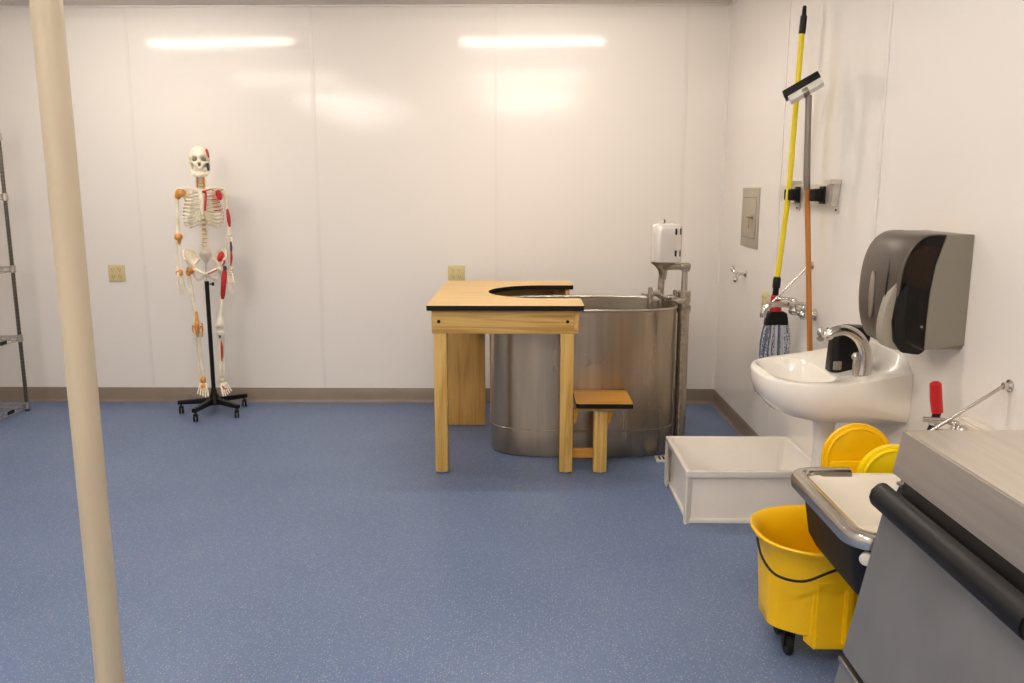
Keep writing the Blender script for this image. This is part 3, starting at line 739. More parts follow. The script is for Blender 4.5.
# black soap dispenser behind it
t = thing('soap_dispenser', 'black plastic soap dispenser standing behind the curved chrome faucet', 'soap dispenser', (1.17, 3.05, .82))
def srg(x0, x1, z, r=.02, y0=3.01, y1=3.09): return [Vector((x, y, z)) for x, y in rrect(x0, x1, y0, y1, r, 4)]
MB().loft([srg(1.133, 1.26, .808), srg(1.134, 1.262, .83), srg(1.138, 1.268, .90), srg(1.142, 1.275, .948, .018), srg(1.165, 1.272, .968, .018), srg(1.19, 1.262, .974, .018)]).build('body', M['black'], t)
MB().box(1.138, 1.168, 3.003, 3.012, .818, .85, .003).build('label_plate', M['greyplastic'], t)
b = MB()
for i in range(6): b.box(1.19+i*.0125, 1.2035+i*.0125, 3.02, 3.08, .955-.0045*i, (.982 if i % 2 else .977)-.005*i, .002)
b.build('ridged_cap', M['rubber'], t)

# ------------------------------------------------------------------ paper towel dispenser
dy0, dy1, dz0, dz1 = 2.506, 2.80, .985, 1.337
t = thing('paper_towel_dispenser', 'grey paper towel dispenser with smoked cover and push lever on the right wall', 'dispenser', (XR, (dy0+dy1)/2, dz0))
# side profile of the rear housing (x, z)
back = [(XR-.0005, dz0+.018), (XR-.0005, dz1), (1.262, dz1-.002), (1.252, dz1-.02), (1.232, dz1-.09), (1.222, dz1-.17), (1.219, dz1-.26), (1.220, dz0+.002), (1.25, dz0+.006)]
b = MB()
for (ya, yb_) in ((dy0, dy0+.012), (dy1-.012, dy1)): b.prism(back, ya, yb_, 'XZ', .002)
b.box(XR-.012, XR-.001, dy0+.004, dy1-.004, dz0+.03, dz1-.004, .002)
b.box(1.266, XR-.001, dy0+.003, dy1-.003, dz1-.012, dz1-.0004, .003)
b.box(1.22, XR-.0005, dy0+.01, dy1-.01, dz0+.004, dz0+.02, .003)
b.build('rear_housing', M['greyplastic'], t)
# cover: smoked, bowed towards the room
prof = [(1.255, dz1-.001), (1.21, dz1-.003), (1.18, dz1-.018), (1.155, dz1-.05), (1.138, dz1-.10), (1.131, dz1-.17), (1.133, dz1-.24), (1.145, dz0+.05), (1.165, dz0+.012), (1.20, dz0), (1.22, dz0)]
prof = [(v.x, v.z) for v in smooth_path([(a, 0, c) for a, c in prof], 3)]
def cover_section(y):
    """bulge: cover is deepest in the middle of its width"""
    u = (y-(dy0+dy1)/2)/((dy1-dy0)/2)
    return .030*(1-abs(u)**2.6)
bands = 18
t_ = MB(); bb = bmesh.new(); rows = []
for i in range(bands+1):
    y = lerp(dy0, dy1, i/bands); dx = cover_section(y)
    rows.append([bb.verts.new((x-dx*min(1, (1.255-x)/.05), y, z)) for x, z in prof])
for i in range(bands):
    for j in range(len(prof)-1): bb.faces.new((rows[i][j], rows[i+1][j], rows[i+1][j+1], rows[i][j+1]))
t_._take(bb)
cover = t_.build('front_cover', M['smoke'], t)
sm = cover.modifiers.new('thick', 'SOLIDIFY'); sm.thickness = .003; sm.offset = 0
# clear side windows of the cover, slightly inset
inner = [(1.220, dz0+.002), (1.219, dz1-.26), (1.222, dz1-.17), (1.232, dz1-.09), (1.252, dz1-.02)]
for (ya, yb_, nm) in ((dy0+.0005, dy0+.004, 'side_window'), (dy1-.004, dy1-.0005, 'side_window')):
    MB().prism(prof + inner, ya, yb_, 'XZ').build(nm, M['clear'], t)
MB().lathe([(.02, 0), (.066, 0), (.066, .20), (.02, .20)], (1.235, dy0+.05, 1.235), 'Y', 36).build('towel_roll', M['roll'], t)
# oval badge on the cover
bz = 1.145; by = 2.625
b = MB(); bx = 1.131-cover_section(by)
b.lathe([(.016, 0), (.016, .004), (.012, .006)], (0, 0, 0), direction=(-1, 0, 0), n=28)
bmesh.ops.scale(b.b, vec=(1, 1.0, 4.6), verts=b.b.verts); bmesh.ops.rotate(b.b, cent=(0, 0, 0), matrix=Matrix.Rotation(R(4), 3, 'Z'), verts=b.b.verts); bmesh.ops.translate(b.b, vec=(bx-.001, by, bz), verts=b.b.verts)
badge = b.build('oval_badge', M['dullchrome'], t)
# raised rib between front face and side
p = [(x-cover_section(dy0+.05)*min(1, (1.255-x)/.05)-.001, dy0+.045+.05*max(0, (z-1.2)/.14)**1.5, z) for x, z in prof[3:]]
MB().tube(p, .003, 6).build('cover_rib', M['black_edge'], t)
# push lever
lp = smooth_path([(1.126, 0, dz0+.210), (1.104, 0, dz0+.15), (1.092, 0, dz0+.08), (1.098, 0, dz0+.025), (1.13, 0, dz0+.004), (1.20, 0, dz0-.006)], 5)
outer = [(v.x, v.z) for v in lp]
innerp = [(1.205, dz0+.004), (1.16, dz0+.02), (1.14, dz0+.06), (1.124, dz0+.12), (1.130, dz0+.17)]
MB().prism(outer+innerp, dy0+.008, dy0+.055, 'XZ', .003).build('push_lever', M['levergrey'], t)
lp2 = [(x+.03, z-.002) for x, z in outer if z > dz0+.02] 
MB().prism([(1.150, dz0+.21), (1.124, dz0+.16), (1.116, dz0+.09), (1.124, dz0+.03), (1.15, dz0-.004), (1.20, dz0-.010), (1.215, dz0+.0), (1.16, dz0+.03), (1.148, dz0+.10), (1.152, dz0+.19)], dy0-.010, dy0+.006, 'XZ', .002).build('lever_guard', M['black'], t)
MB().lathe([(.004, 0), (.004, .003)], (1.205, dy0-.0005, 1.06), direction=(0, -1, 0), n=10).build('rivet', M['greyplastic'], t)
MB().lathe([(.010, 0), (.010, .003), (.007, .004)], (1.30, dy0+.10, dz1), n=16).build('key_lock', M['dullchrome'], t)

# ------------------------------------------------------------------ service sink with chrome rim guard
KX0, KX1, KY0, KY1, KZ = .815, XR-.001, 1.945, 2.49, .615
t = thing('service_sink', 'wall-hung service sink, cream inside and black outside, with a chrome rim guard', 'sink', (1.1, (KY0+KY1)/2, .2))
def kr(i, z, r=.05, back=0.): return [Vector((x, y, z)) for x, y in rrect(KX0+i, KX1-back, KY0+i, KY1-i, (max(r, .004), .006, .006, max(r, .004)), 7)]
MB().loft([kr(.085, .412, .05, .06), kr(.066, .418, .06, .03), kr(.050, .45, .06), kr(.03, KZ-.03, .07), kr(.022, KZ-.012, .07)], cap='first').build('sink_body', M['tubblack'], t)
MB().loft([kr(.02, KZ-.014, .07), kr(.02, KZ-.006, .07), kr(.045, KZ-.004, .06, .045), kr(.055, KZ-.02, .055, .05), kr(.085, KZ-.15, .05, .08), kr(.12, KZ-.17, .05, .11)][::-1], cap='first').build('bowl_lining', M['enamel'], t)
# chrome rim guard: rounded channel round the front and the two sides
path = [(x, y) for x, y in rrect(KX0+.020, KX1+.2, KY0+.020, KY1-.020, (.055, .006, .006, .055), 8)]
# order: start at near side by the wall, round the front, end at the far side
def guard_path():
    P = [(.955, KY0+.022)] ; P += [(.90, KY0+.022)]
    P += list(reversed(arc(KX0+.022+.06, KY0+.022+.06, .06, 180, 270, 8)))
    P += list(reversed(arc(KX0+.022+.06, KY1-.022-.06, .06, 90, 180, 8)))
    P += [(.93, KY1-.022), (1.005, KY1-.022)]
    return P
prof_g = [(-.024, -.028), (-.026, -.006), (-.020, .006), (-.008, .011), (.010, .010), (.022, .004), (.026, -.008), (.026, -.034), (.023, -.034), (.022, -.010), (.016, -.002), (-.012, .004), (-.020, -.006), (-.021, -.028)]
gp = guard_path(); rings = []
for i, (x, y) in enumerate(gp):
    a = Vector(gp[max(i-1, 0)]); c = Vector(gp[min(i+1, len(gp)-1)]); d = (c-a).normalized(); nrm = Vector((d.y, -d.x))
    # nrm points to the outside of the sink for this winding
    ctr = Vector((1.1, (KY0+KY1)/2)); 
    if (Vector((x, y))-ctr).dot(nrm) < 0: nrm = -nrm
    rings.append([Vector((x-nrm.x*o, y-nrm.y*o, KZ+h)) for o, h in [(q[0], q[1]) for q in prof_g]])
MB().loft(rings).build('rim_guard', M['chrome'], t)
b = MB(); b.prism(rrect(KY0+.01, KY1-.01, KZ-.01, .80, (.004, .004, .05, .05), 6), XR-.045, XR-.001, 'YZ', .006); b.build('back_splash', M['enamel'], t)
b = MB(); b.tube(smooth_path([(1.02, 2.2, .413), (1.02, 2.2, .25), (1.02, 2.2, .12), (1.02, 2.2, 0)], 3), .045, 20); b.build('trap_standard', M['china'], t)
MB().lathe([(.016, 0), (.016, .016), (.008, .019)], (.865, 1.972, .560), direction=(-.6, -.8, 0), n=14).build('white_bumper', M['whiteplastic'], t)
service_faucet(2.25, .79, .235, .937, 'chrome service faucet with long angled brace above the black service sink', xo=.0465)

# red handled brush
t = thing('scrub_brush', 'red-handled black brush standing upright in the black service sink', 'brush', (1.17, 2.385, .449))
MB().tube([(1.222, 2.425, .908), (1.223, 2.425, .903), (1.228, 2.425, .86), (1.236, 2.425, .815)], [.010, .0165, .0175, .0165], 16).build('handle', M['redplastic'], t)
MB().tube([(1.236, 2.425, .818), (1.226, 2.422, .775), (1.215, 2.42, .735), (1.17, 2.39, .47)], [.012, .012, .015, .012], 12).build('shaft', M['black'], t)
MB().tube([(1.231, 2.424, .795), (1.226, 2.422, .775)], [.0165, .0165], 14).build('grey_band', M['dullchrome'], t)
MB().lathe([(.02, 0), (.035, .01), (.04, .03), (.035, .05), (.015, .06)], (1.17, 2.385, .449), n=16).build('brush_head', M['rubber'], t)

# ------------------------------------------------------------------ yellow mop bucket
t = thing('mop_bucket', 'yellow plastic mop bucket on black casters with a round-topped wringer under the service sink', 'bucket', (.98, 2.5, 0))
bcx_, bcy_ = .984, 2.532
def br(sx, sy, z, dx=0, n=64, flute=0.):
    P = []
    for k_ in range(n):
        a = 2*PI*k_/n; c, s_ = math.cos(a), math.sin(a)
        e = .82
        f = 1-flute*(.5+.5*math.cos(8*a))
        P.append(Vector((bcx_+dx+sx*math.copysign(abs(c)**e, c)*f, bcy_+sy*math.copysign(abs(s_)**e, s_)*f, z)))
    return P
b = MB()
b.loft([br(.198, .135, .098, flute=.03), br(.206, .143, .104, flute=.03), br(.208, .146, .15, flute=.03), br(.218, .162, .32, flute=.01), br(.224, .172, .36), br(.238, .194, .384), br(.243, .204, .392), br(.244, .206, .398), br(.239, .202, .402), br(.229, .190, .398), br(.214, .165, .37), br(.209, .152, .33), br(.192, .13, .125), br(.10, .06, .12)], cap=True)
b.build('bucket_body', M['yellow'], t, angle=50)
MB().prism([(.895, 2.375), (1.03, 2.375), (1.045, 2.43), (.88, 2.43)], .068, .30, bev=.008).build('front_pillar', M['yellow'], t)
b = MB(); b.prism([(.985, 2.362), (1.008, 2.362), (1.012, 2.378), (.98, 2.378)], .09, .27, bev=.004); b.build('vertical_rib', M['yellow'], t)
for (x, y) in ((.852, 2.475), (.86, 2.60), (1.12, 2.455), (1.12, 2.60)):
    b = MB(); b.box(x-.017, x+.017, y-.014, y+.02, .060, .105, .004)
    b.prism([(y-.02, .085), (y+.02, .085), (y+.01, .03), (y-.012, .03)], x-.017, x-.012, 'YZ'); b.prism([(y-.02, .085), (y+.02, .085), (y+.01, .03), (y-.012, .03)], x+.012, x+.017, 'YZ')
    o = b.build('caster', M['black'], t)
    MB().lathe([(.008, -.0105), (.032, -.010), (.0365, -.006), (.0365, .006), (.032, .010), (.008, .0105)], (x, y-.002, .0365), 'X', 24).build('wheel', M['rubber'], o)
p = smooth_path([(.75, 2.52, .375), (.742, 2.43, .35), (.765, 2.36, .325), (.83, 2.318, .325), (.90, 2.31, .355), (.98, 2.318, .385)], 6)
MB().tube(p, .004, 8).build('carry_handle', M['black'], t)
MB().tube(smooth_path([(1.02, 2.33, .30), (1.035, 2.315, .26), (1.01, 2.31, .235), (1.04, 2.31, .235)], 4), .003, 8).build('wire_latch', M['black'], t)
# wringer: two round-topped cheek plates with presser between
def cheek(cx, zt, r, y, th, mat, name):
    P = [(cx-r*.92, .40)] + [(cx-r*math.cos(R(a)), zt-r+r*math.sin(R(a))) for a in range(0, 181, 8)] + [(cx+r*.92, .40)]
    Pi = [(cx-(r-.014)*.92, .41)] + [(cx-(r-.014)*math.cos(R(a)), zt-r+(r-.014)*math.sin(R(a))) for a in range(0, 181, 8)] + [(cx+(r-.014)*.92, .41)]
    b = MB(); b.prism(P, y-th/2, y+th/2, 'XZ', .004)
    o = b.build(name, mat, wr)
    b = MB(); R0 = [Vector((a, y-th/2, c)) for a, c in P]
    b.tube([(a, y-th/2, c) for a, c in Pi], .006, 8); b.build('rolled_edge', mat, o)
wr = MB().box(.985, 1.21, 2.53, 2.66, .395, .44, .006).build('wringer', M['yellow'], t)
MB().box(1.0, 1.19, 2.605, 2.62, .44, .60, .004).build('presser_plate', M['yellow'], wr)
cheek(1.093, .720, .112, 2.635, .024, M['yellow'], 'wringer_cheek')
cheek(1.172, .676, .108, 2.545, .03, M['yellow2'], 'wringer_cheek')

# ------------------------------------------------------------------ under-counter machine, right foreground
mt = thing('undercounter_machine', 'stainless steel under-counter machine with black grip bar and grey sloping door', 'appliance', (1.1, 1.55, 0))
MY0, MY1 = 1.27, 1.873
# front plane leans outwards towards the floor: x as a function of z
def fx(z): return .882-(.92-z)*.180
b = MB(); b.prism([(fx(.92), .92), (fx(.815), .815), (1.32, .815), (1.32, .92)], MY0-.01, MY1+.004, 'XZ', .003); b.build('steel_top', M['sidesteel'], mt)
MB().box(fx(.92)+.004, 1.318, MY0-.006, MY1+.0, .9195, .9205).build('top_sheet', M['topsteel'], mt)
b = MB(); b.prism([(fx(.80)+.045, .815), (fx(.10)+.045, .10), (1.32, .10), (1.32, .815)], MY0, MY1-.004, 'XZ', .003); b.build('cabinet_body', M['sidesteel'], mt)
b = MB(); b.prism([(fx(.79)-.003, .765), (fx(.36)-.003, .36), (fx(.36)+.040, .36), (fx(.79)+.040, .765)], MY0+.002, MY1+.0, 'XZ', .003); door = b.build('door', M['door_grey'], mt)
# black grip bar: rounded section along the top of the door
gz = .760
sec = [(x, z) for x, z in [(fx(gz)-.034+.0, gz-.020), (fx(gz)-.040, gz-.002), (fx(gz)-.036, gz+.016), (fx(gz)-.022, gz+.030), (fx(gz)-.006, gz+.034), (fx(gz)+.002, gz+.028), (fx(gz)+.002, gz-.03), (fx(gz)-.018, gz-.028)]]
b = MB(); b.prism(sec, MY0, MY1+.002, 'XZ', .003); b.build('grip_bar', M['black'], door)
MB().prism([(fx(.8)+.01, .768), (fx(.8)+.03, .815), (fx(.8)+.06, .815), (fx(.8)+.06, .768)], MY0+.004, MY1-.008, 'XZ').build('door_gasket', M['black'], mt)
b = MB(); b.lathe([(.007, 0), (.007, .02)], (fx(.8)+.026, MY1-.012, .795), n=10); b.box(fx(.8)+.012, fx(.8)+.05, MY1-.03, MY1-.004, .79, .798, .002); b.build('hinge_pin', M['dullchrome'], mt)
b = MB(); b.prism([(fx(.34)-.002, .345), (fx(.1)-.002, .10), (fx(.1)+.04, .10), (fx(.34)+.04, .345)], MY0+.002, MY1+.0, 'XZ', .002); kp = b.build('kick_panel', M['door_grey'], mt)
MB().prism([(fx(.345)-.008, .352), (fx(.345)-.008, .338), (fx(.345)+.01, .338), (fx(.345)+.01, .352)], MY0+.002, MY1+.001, 'XZ', .002).build('steel_strip', M['dullchrome'], kp)
for (x, y) in ((fx(.1)+.09, MY1-.06), (1.26, MY1-.06), (fx(.1)+.09, MY0+.06), (1.26, MY0+.06)):
    MB().lathe([(.024, 0), (.024, .012), (.012, .02), (.012, .102)], (x, y, 0), n=16).build('foot', M['black'], mt)

# ------------------------------------------------------------------ anatomical skeleton
SK = thing('anatomical_skeleton', 'life-size teaching skeleton with red muscle and orange ligament markings on a black wheeled stand', 'skeleton', (-2.06, 5.39, 0))
SCX, SCY = -2.056, 5.38
# skull -----------------------------------------------------------
def skull():
    c = Vector((-2.054, 5.375, 1.668))
    b = MB(); t_ = bmesh.new(); bmesh.ops.create_icosphere(t_, subdivisions=6, radius=1)
    def g(d, dirv, wid): return math.exp(-((d-Vector(dirv).normalized()).length/wid)**2)
    for v in t_.verts:
        d = v.co.normalized()
        r = 1/math.sqrt((d.x/.066)**2+(d.y/.084)**2+(d.z/.074)**2)
        # face extends downward and forward (towards -y)
        r += .026*g(d, (0, -.72, -.70), .42)
        r += .010*g(d, (.35, -.75, -.35), .22)+.010*g(d, (-.35, -.75, -.35), .22)       # cheek bones
        r += .006*g(d, (.4, -.9, .12), .25)+.006*g(d, (-.4, -.9, .12), .25)              # brow
        r += .012*g(d, (0, -.95, -.28), .10)                                              # nasal bone
        for sx in (-1, 1): r -= .034*g(d, (sx*.34, -.93, -.12), .22)                      # orbits
        r -= .026*g(d, (0, -.88, -.46), .115)                                             # nasal opening
        for sx in (-1, 1): r -= .014*g(d, (sx*.92, -.42, -.30), .22)                      # temples
        for sx in (-1, 1): r -= .036*g(d, (sx*.62, -.50, -.66), .26)
        r -= .018*g(d, (0, .35, -.9), .5)
        v.co = d*r
    b._take(t_, Matrix.Translation(c))
    sk = b.build('skull', M['bone'], SK, angle=80)
    for sx in (-1, 1):
        MB().ell((c.x+sx*.0255, c.y-.058, c.z-.010), (.0185, .012, .0165), sub=3).build('eye_socket_shade', M['bone_shade'], sk)  # dark ellipsoid paints the shade inside the orbit
    MB().ell((c.x, c.y-.070, c.z-.042), (.0095, .012, .0135), sub=2).build('nasal_opening_shade', M['bone_shade'], sk)  # same painted shade inside the nose hollow
    MB().ell((c.x, c.y-.050, c.z-.062), (.030, .026, .019), sub=3).build('upper_jaw', M['bone'], sk)
    # upper teeth
    b = MB()
    for i in range(12):
        a = R(-58+116*i/11); x = c.x+.028*math.sin(a); y = c.y-.052-.028*math.cos(a)+.01
        b.box(x-.0024, x+.0024, y-.003, y+.003, c.z-.078, c.z-.066, .001, 1)
    b.build('upper_tooth_row', M['bone'], sk)
    # jaw
    b = MB()
    p = smooth_path([(c.x-.055, c.y-.005, c.z-.038), (c.x-.052, c.y-.012, c.z-.080), (c.x-.034, c.y-.055, c.z-.100), (c.x, c.y-.080, c.z-.106), (c.x+.034, c.y-.055, c.z-.100), (c.x+.052, c.y-.012, c.z-.080), (c.x+.055, c.y-.005, c.z-.038)], 7)
    n_ = len(p); b.tube(p, [lerp(.0085, .0155, math.sin(PI*i/(n_-1))) for i in range(n_)], 10)
    jw = b.build('jaw', M['bone'], SK)
    b = MB()
    for i in range(12):
        a = R(-56+112*i/11); x = c.x+.026*math.sin(a); y = c.y-.050-.027*math.cos(a)+.01
        b.box(x-.0023, x+.0023, y-.003, y+.003, c.z-.093, c.z-.080, .001, 1)
    b.build('lower_tooth_row', M['bone'], jw)
    # zygomatic arches
    for sx in (-1, 1):
        MB().tube(smooth_path([(c.x+sx*.040, c.y-.055, c.z-.028), (c.x+sx*.060, c.y-.035, c.z-.027), (c.x+sx*.063, c.y-.01, c.z-.025), (c.x+sx*.058, c.y+.01, c.z-.022)], 4), .0045, 8).build('cheek_arch', M['bone'], sk)
    # painted temple and jaw muscle on the figure's left
    b = MB(); b.ell((c.x+.053, c.y-.035, c.z+.030), (.010, .020, .030), Matrix.Rotation(R(-12), 3, 'Y'), 3); b.build('red_muscle_marking', M['red'], sk)
    b = MB(); b.ell((c.x+.052, c.y-.028, c.z-.052), (.010, .014, .030), sub=3); b.build('blue_muscle_marking', M['blue_mark'], jw)
skull()
# spine ------------------------------------------------------------
spts = smooth_path([(SCX+.004, 5.385, 1.595), (SCX+.002, 5.375, 1.545), (SCX+.002, 5.395, 1.49), (SCX, 5.425, 1.40), (SCX, 5.432, 1.32), (SCX, 5.415, 1.22), (SCX, 5.385, 1.13), (SCX, 5.395, 1.075)], 12)
def along(pts, f):
    i = f*(len(pts)-1); k_ = int(min(i, len(pts)-2)); return pts[k_].lerp(pts[k_+1], i-k_)
sp = None
NV = 24
for i in range(NV):
    f = i/(NV-1); c = along(spts, f); r = lerp(.0165, .0235, f**.8); h = lerp(.0062, .0088, f)
    b = MB(); b.lathe([(r*.85, -h), (r, -h*.9), (r*.86, 0), (r, h*.9), (r*.85, h)], c, n=14)
    b.tube([(c.x, c.y+r*.6, c.z), (c.x, c.y+r+.016, c.z-.008)], [.005, .003], 6)
    w = r*(1.75 if f < .75 else 1.65)
    b.tube([(c.x-w, c.y+r*.8, c.z+.001), (c.x, c.y+r*.6, c.z), (c.x+w, c.y+r*.8, c.z+.001)], [.0028, .005, .0028], 6)
    b.build('vertebra', M['bone'], SK)
b = MB(); b.tube(spts, [lerp(.013, .0155, i/(len(spts)-1)) for i in range(len(spts))], 12); b.build('disc_column', M['disc'], SK)
b = MB()
for sx in (-1, 1): b.tube([(SCX+sx*.019, 5.365, 1.565), (SCX+sx*.020, 5.362, 1.53), (SCX+sx*.022, 5.37, 1.485)], [.005, .0075, .006], 8)
b.build('neck_muscle_marking', M['orange'], SK)
# sacrum
b = MB(); b.loft([[Vector((SCX+sx*w, y+dy*d_, z)) for sx, dy in [(math.cos(2*PI*k_/16), math.sin(2*PI*k_/16)) for k_ in range(16)]] for z, w, d_, y in ((1.075, .034, .018, 5.395), (1.062, .042, .018, 5.40), (1.04, .036, .014, 5.42), (1.02, .024, .010, 5.435), (1.0, .012, .007, 5.435), (.985, .006, .005, 5.42))])
b.build('sacrum', M['bone'], SK)
# ribs ---------------------------------------------------------------
hw = [.050, .078, .098, .110, .118, .124, .127, .128, .126, .120, .108, .09]
sternx = SCX+.003
def ribc(i, sx):
    zb = 1.480-.0205*i; yb = along(spts, .30+.034*i).y+.004
    w = hw[i]; yf = 5.305-.004*min(i, 6)+.0
    yc = (yb+yf)/2; dp = (yb-yf)/2
    drop = .016+.0022*i if i < 10 else .03
    pts = []
    end = 150 if i < 7 else (140 if i < 10 else (95 if i == 10 else 75))
    for k_ in range(0, 19):
        a = R(end*k_/18)
        x = SCX+sx*(.012+(w-.012)*math.sin(a)**.85 if a <= PI/2 else .012+(w-.012)*math.sin(a)**.9)
        y = yc+dp*math.cos(a)+.012*math.sin(a)
        z = zb-drop*(a/PI*1.5)-.008*math.sin(a)
        pts.append(Vector((x, y, z)))
    return pts
for i in range(12):
    for sx in (-1, 1):
        p = ribc(i, sx)
        MB().tube(p, [.0042]*len(p), 8, flat=1.5).build('rib', M['bone'], SK)
        if i < 10:
            e = p[-1]
            zt = 1.458-.0205*i if i < 6 else 1.340-.006*(i-6)
            tx = sternx+sx*.014
            mid = Vector((lerp(e.x, tx, .45), 5.268-.0*i, lerp(e.z, zt, .25)))
            q = smooth_path([e, mid, (tx, 5.272, zt)], 6)
            MB().tube(q, .0042, 8, flat=1.4).build('rib_cartilage', M['cartilage'], SK)
b = MB(); b.loft([[Vector((sternx+w*math.cos(2*PI*k_/14), 5.270+.006*math.sin(2*PI*k_/14), z)) for k_ in range(14)] for z, w in ((1.475, .014), (1.468, .024), (1.445, .022), (1.432, .013), (1.425, .015), (1.36, .018), (1.345, .011), (1.32, .007), (1.308, .003))])
b.build('sternum', M['bone'], SK)
# red muscle origin lines on the figure's left side of the chest
b = MB()
b.tube(smooth_path([(sternx+.010, 5.260, 1.462), (sternx+.028, 5.262, 1.452), (sternx+.03, 5.26, 1.43), (sternx+.022, 5.258, 1.38), (sternx+.018, 5.258, 1.34)], 6), .0055, 8, flat=1.6)
b.tube(smooth_path([(sternx+.02, 5.262, 1.462), (sternx+.05, 5.285, 1.470), (sternx+.08, 5.295, 1.468)], 5), .004, 8)
for i in range(1, 6):
    p = ribc(i, 1); seg = [v+Vector((.002, -.006, 0)) for v in p[11:]]
    b.tube(seg, .0036, 8)
for i in range(4, 9):
    p = ribc(i, 1); seg = [v+Vector((.003, -.005, 0)) for v in p[9:13]]
    b.tube(seg, .0034, 8)
b.build('chest_muscle_marking', M['red'], SK)
# clavicle, scapula
for sx in (-1, 1):
    MB().tube(smooth_path([(sternx+sx*.020, 5.275, 1.468), (SCX+sx*.06, 5.285, 1.480), (SCX+sx*.10, 5.33, 1.478), (SCX+sx*.142, 5.355, 1.480)], 5), [.0065]*4+[.005]*8+[.006]*4, 10).build('collarbone', M['bone'], SK)
    b = MB()
    P = [(.058, 1.455), (.085, 1.475), (.118, 1.462), (.133, 1.445), (.122, 1.42), (.098, 1.36), (.083, 1.325), (.072, 1.345), (.062, 1.40)]
    t_ = bmesh.new(); A = []; B = []
    for a, z in P:
        y = 5.46-.55*(a-.06)
        A.append(t_.verts.new((SCX+sx*a, y, z))); B.append(t_.verts.new((SCX+sx*a, y+.004, z)))
    t_.faces.new(A); t_.faces.new(B[::-1])
    for i in range(len(A)): t_.faces.new((A[i], A[(i+1) % len(A)], B[(i+1) % len(A)], B[i]))
    bmesh.ops.recalc_face_normals(t_, faces=t_.faces); b._take(t_)
    b.tube([(SCX+sx*.065, 5.462, 1.445), (SCX+sx*.11, 5.435, 1.465), (SCX+sx*.148, 5.375, 1.478)], [.003, .005, .008], 8)
    b.ell((SCX+sx*.136, 5.40, 1.448), (.010, .012, .018), sub=2)
    b.build('shoulder_blade', M['bone'], SK)
b = MB(); b.ell((SCX+.112, 5.345, 1.437), (.020, .016, .034), Matrix.Rotation(R(-14), 3, 'Y'), 3); b.tube([(SCX+.09, 5.33, 1.46), (SCX+.125, 5.34, 1.44), (SCX+.10, 5.33, 1.40)], [.004, .010, .003], 8); b.build('shoulder_muscle_marking', M['red'], SK)
b = MB(); b.ell((SCX-.130, 5.365, 1.452), (.034, .026, .026), sub=3); b.ell((SCX-.148, 5.372, 1.435), (.022, .022, .026), sub=3); b.build('shoulder_ligament', M['orange'], SK)

def longbone(name, a, b_, r, ra, rb, mat='bone', n=12, bow=(0, 0, 0)):
    """long bone: shaft radius r, widened ends ra / rb"""
    a = Vector(a); b_ = Vector(b_); bw = Vector(bow)
    F = [0, .02, .05, .10, .18, .35, .5, .65, .82, .90, .95, .98, 1]
    rad = [ra*.6, ra*.95, ra, ra*.8, r*1.15, r, r*.95, r, r*1.2, rb*.8, rb, rb*.95, rb*.55]
    p = [a.lerp(b_, f)+bw*math.sin(PI*f) for f in F]
    return MB().tube(p, rad, n).build(name, M[mat], SK)
def arm(sx):
    if sx < 0:
        sh, el, wr_, fi = (-2.212, 5.375, 1.445), (-2.219, 5.375, 1.170), (-2.226, 5.345, .955), (-2.205, 5.31, .80)
    else:
        sh, el, wr_, fi = (-1.904, 5.375, 1.445), (-1.893, 5.375, 1.175), (-1.903, 5.345, .955), (-1.905, 5.31, .80)
    sh, el, wr_, fi = map(Vector, (sh, el, wr_, fi))
    MB().ell(sh+Vector((-sx*.008, .0, .005)), (.021, .020, .021), sub=3).build('humerus_head', M['bone'], SK)
    longbone('humerus', sh+Vector((0, 0, .004)), el, .0108, .019, .019)
    longbone('ulna', el+Vector((-sx*.010, .008, .012)), wr_+Vector((-sx*.008, .004, 0)), .0052, .011, .007)
    longbone('radius', el+Vector((sx*.010, -.004, -.008)), wr_+Vector((sx*.010, -.002, 0)), .0055, .009, .012, bow=(sx*.006, 0, 0))
    # hand: carpals and five finger chains
    d = (fi-wr_).normalized()
    side = Vector((sx*.62, -.78, 0)).normalized()
    b = MB()
    for i in range(4):
        for j in range(2): b.ell(wr_+d*(.010+.013*j)+side*(-.018+.012*i), (.0072, .007, .0068), sub=2)
    hand = b.build('wrist', M['bone'], SK)
    L_ = (fi-wr_).length
    for i in range(5):
        b = MB()
        if i < 4:
            off = (-.021+.0135*i); ln = L_*(.86, .95, 1.0, .92)[i]
            st = wr_+d*.028+side*off*.9
            en = wr_+d*ln+side*off*1.5+Vector((0, .018, 0))
            cuts = [0, .42, .42, .70, .70, .87, .87, 1]
        else:
            st = wr_+d*.018+side*.022; en = wr_+d*L_*.60+side*.046+Vector((0, -.02, 0)); cuts = [0, .40, .40, .74, .74, 1, 1, 1]
        for k_ in range(4):
            a0, a1 = cuts[2*k_], cuts[2*k_+1]
            if a1-a0 < .02: continue
            curl = Vector((0, .010, 0))
            q0 = st.lerp(en, a0)-curl*math.sin(PI*a0); q1 = st.lerp(en, a1)-curl*math.sin(PI*a1)
            b.tube([q0, q0.lerp(q1, .2), q0.lerp(q1, .5), q0.lerp(q1, .85), q1], [.0052, .0044, .0032, .0046, .0042], 7)
        b.build('finger', M['bone'], hand)
    return sh, el, wr_
aL = arm(-1); aR = arm(1)
b = MB(); b.ell(aL[1]+Vector((0, -.002, .005)), (.027, .026, .026), sub=3); b.tube([aL[1]+Vector((0, 0, -.01)), aL[1]+Vector((.004, 0, -.045))], [.019, .006], 10); b.build('elbow_ligament', M['orange'], SK)
b = MB(); b.ell(aL[2]+Vector((0, 0, -.006)), (.024, .018, .024), sub=3); b.build('wrist_ligament', M['orange'], SK)
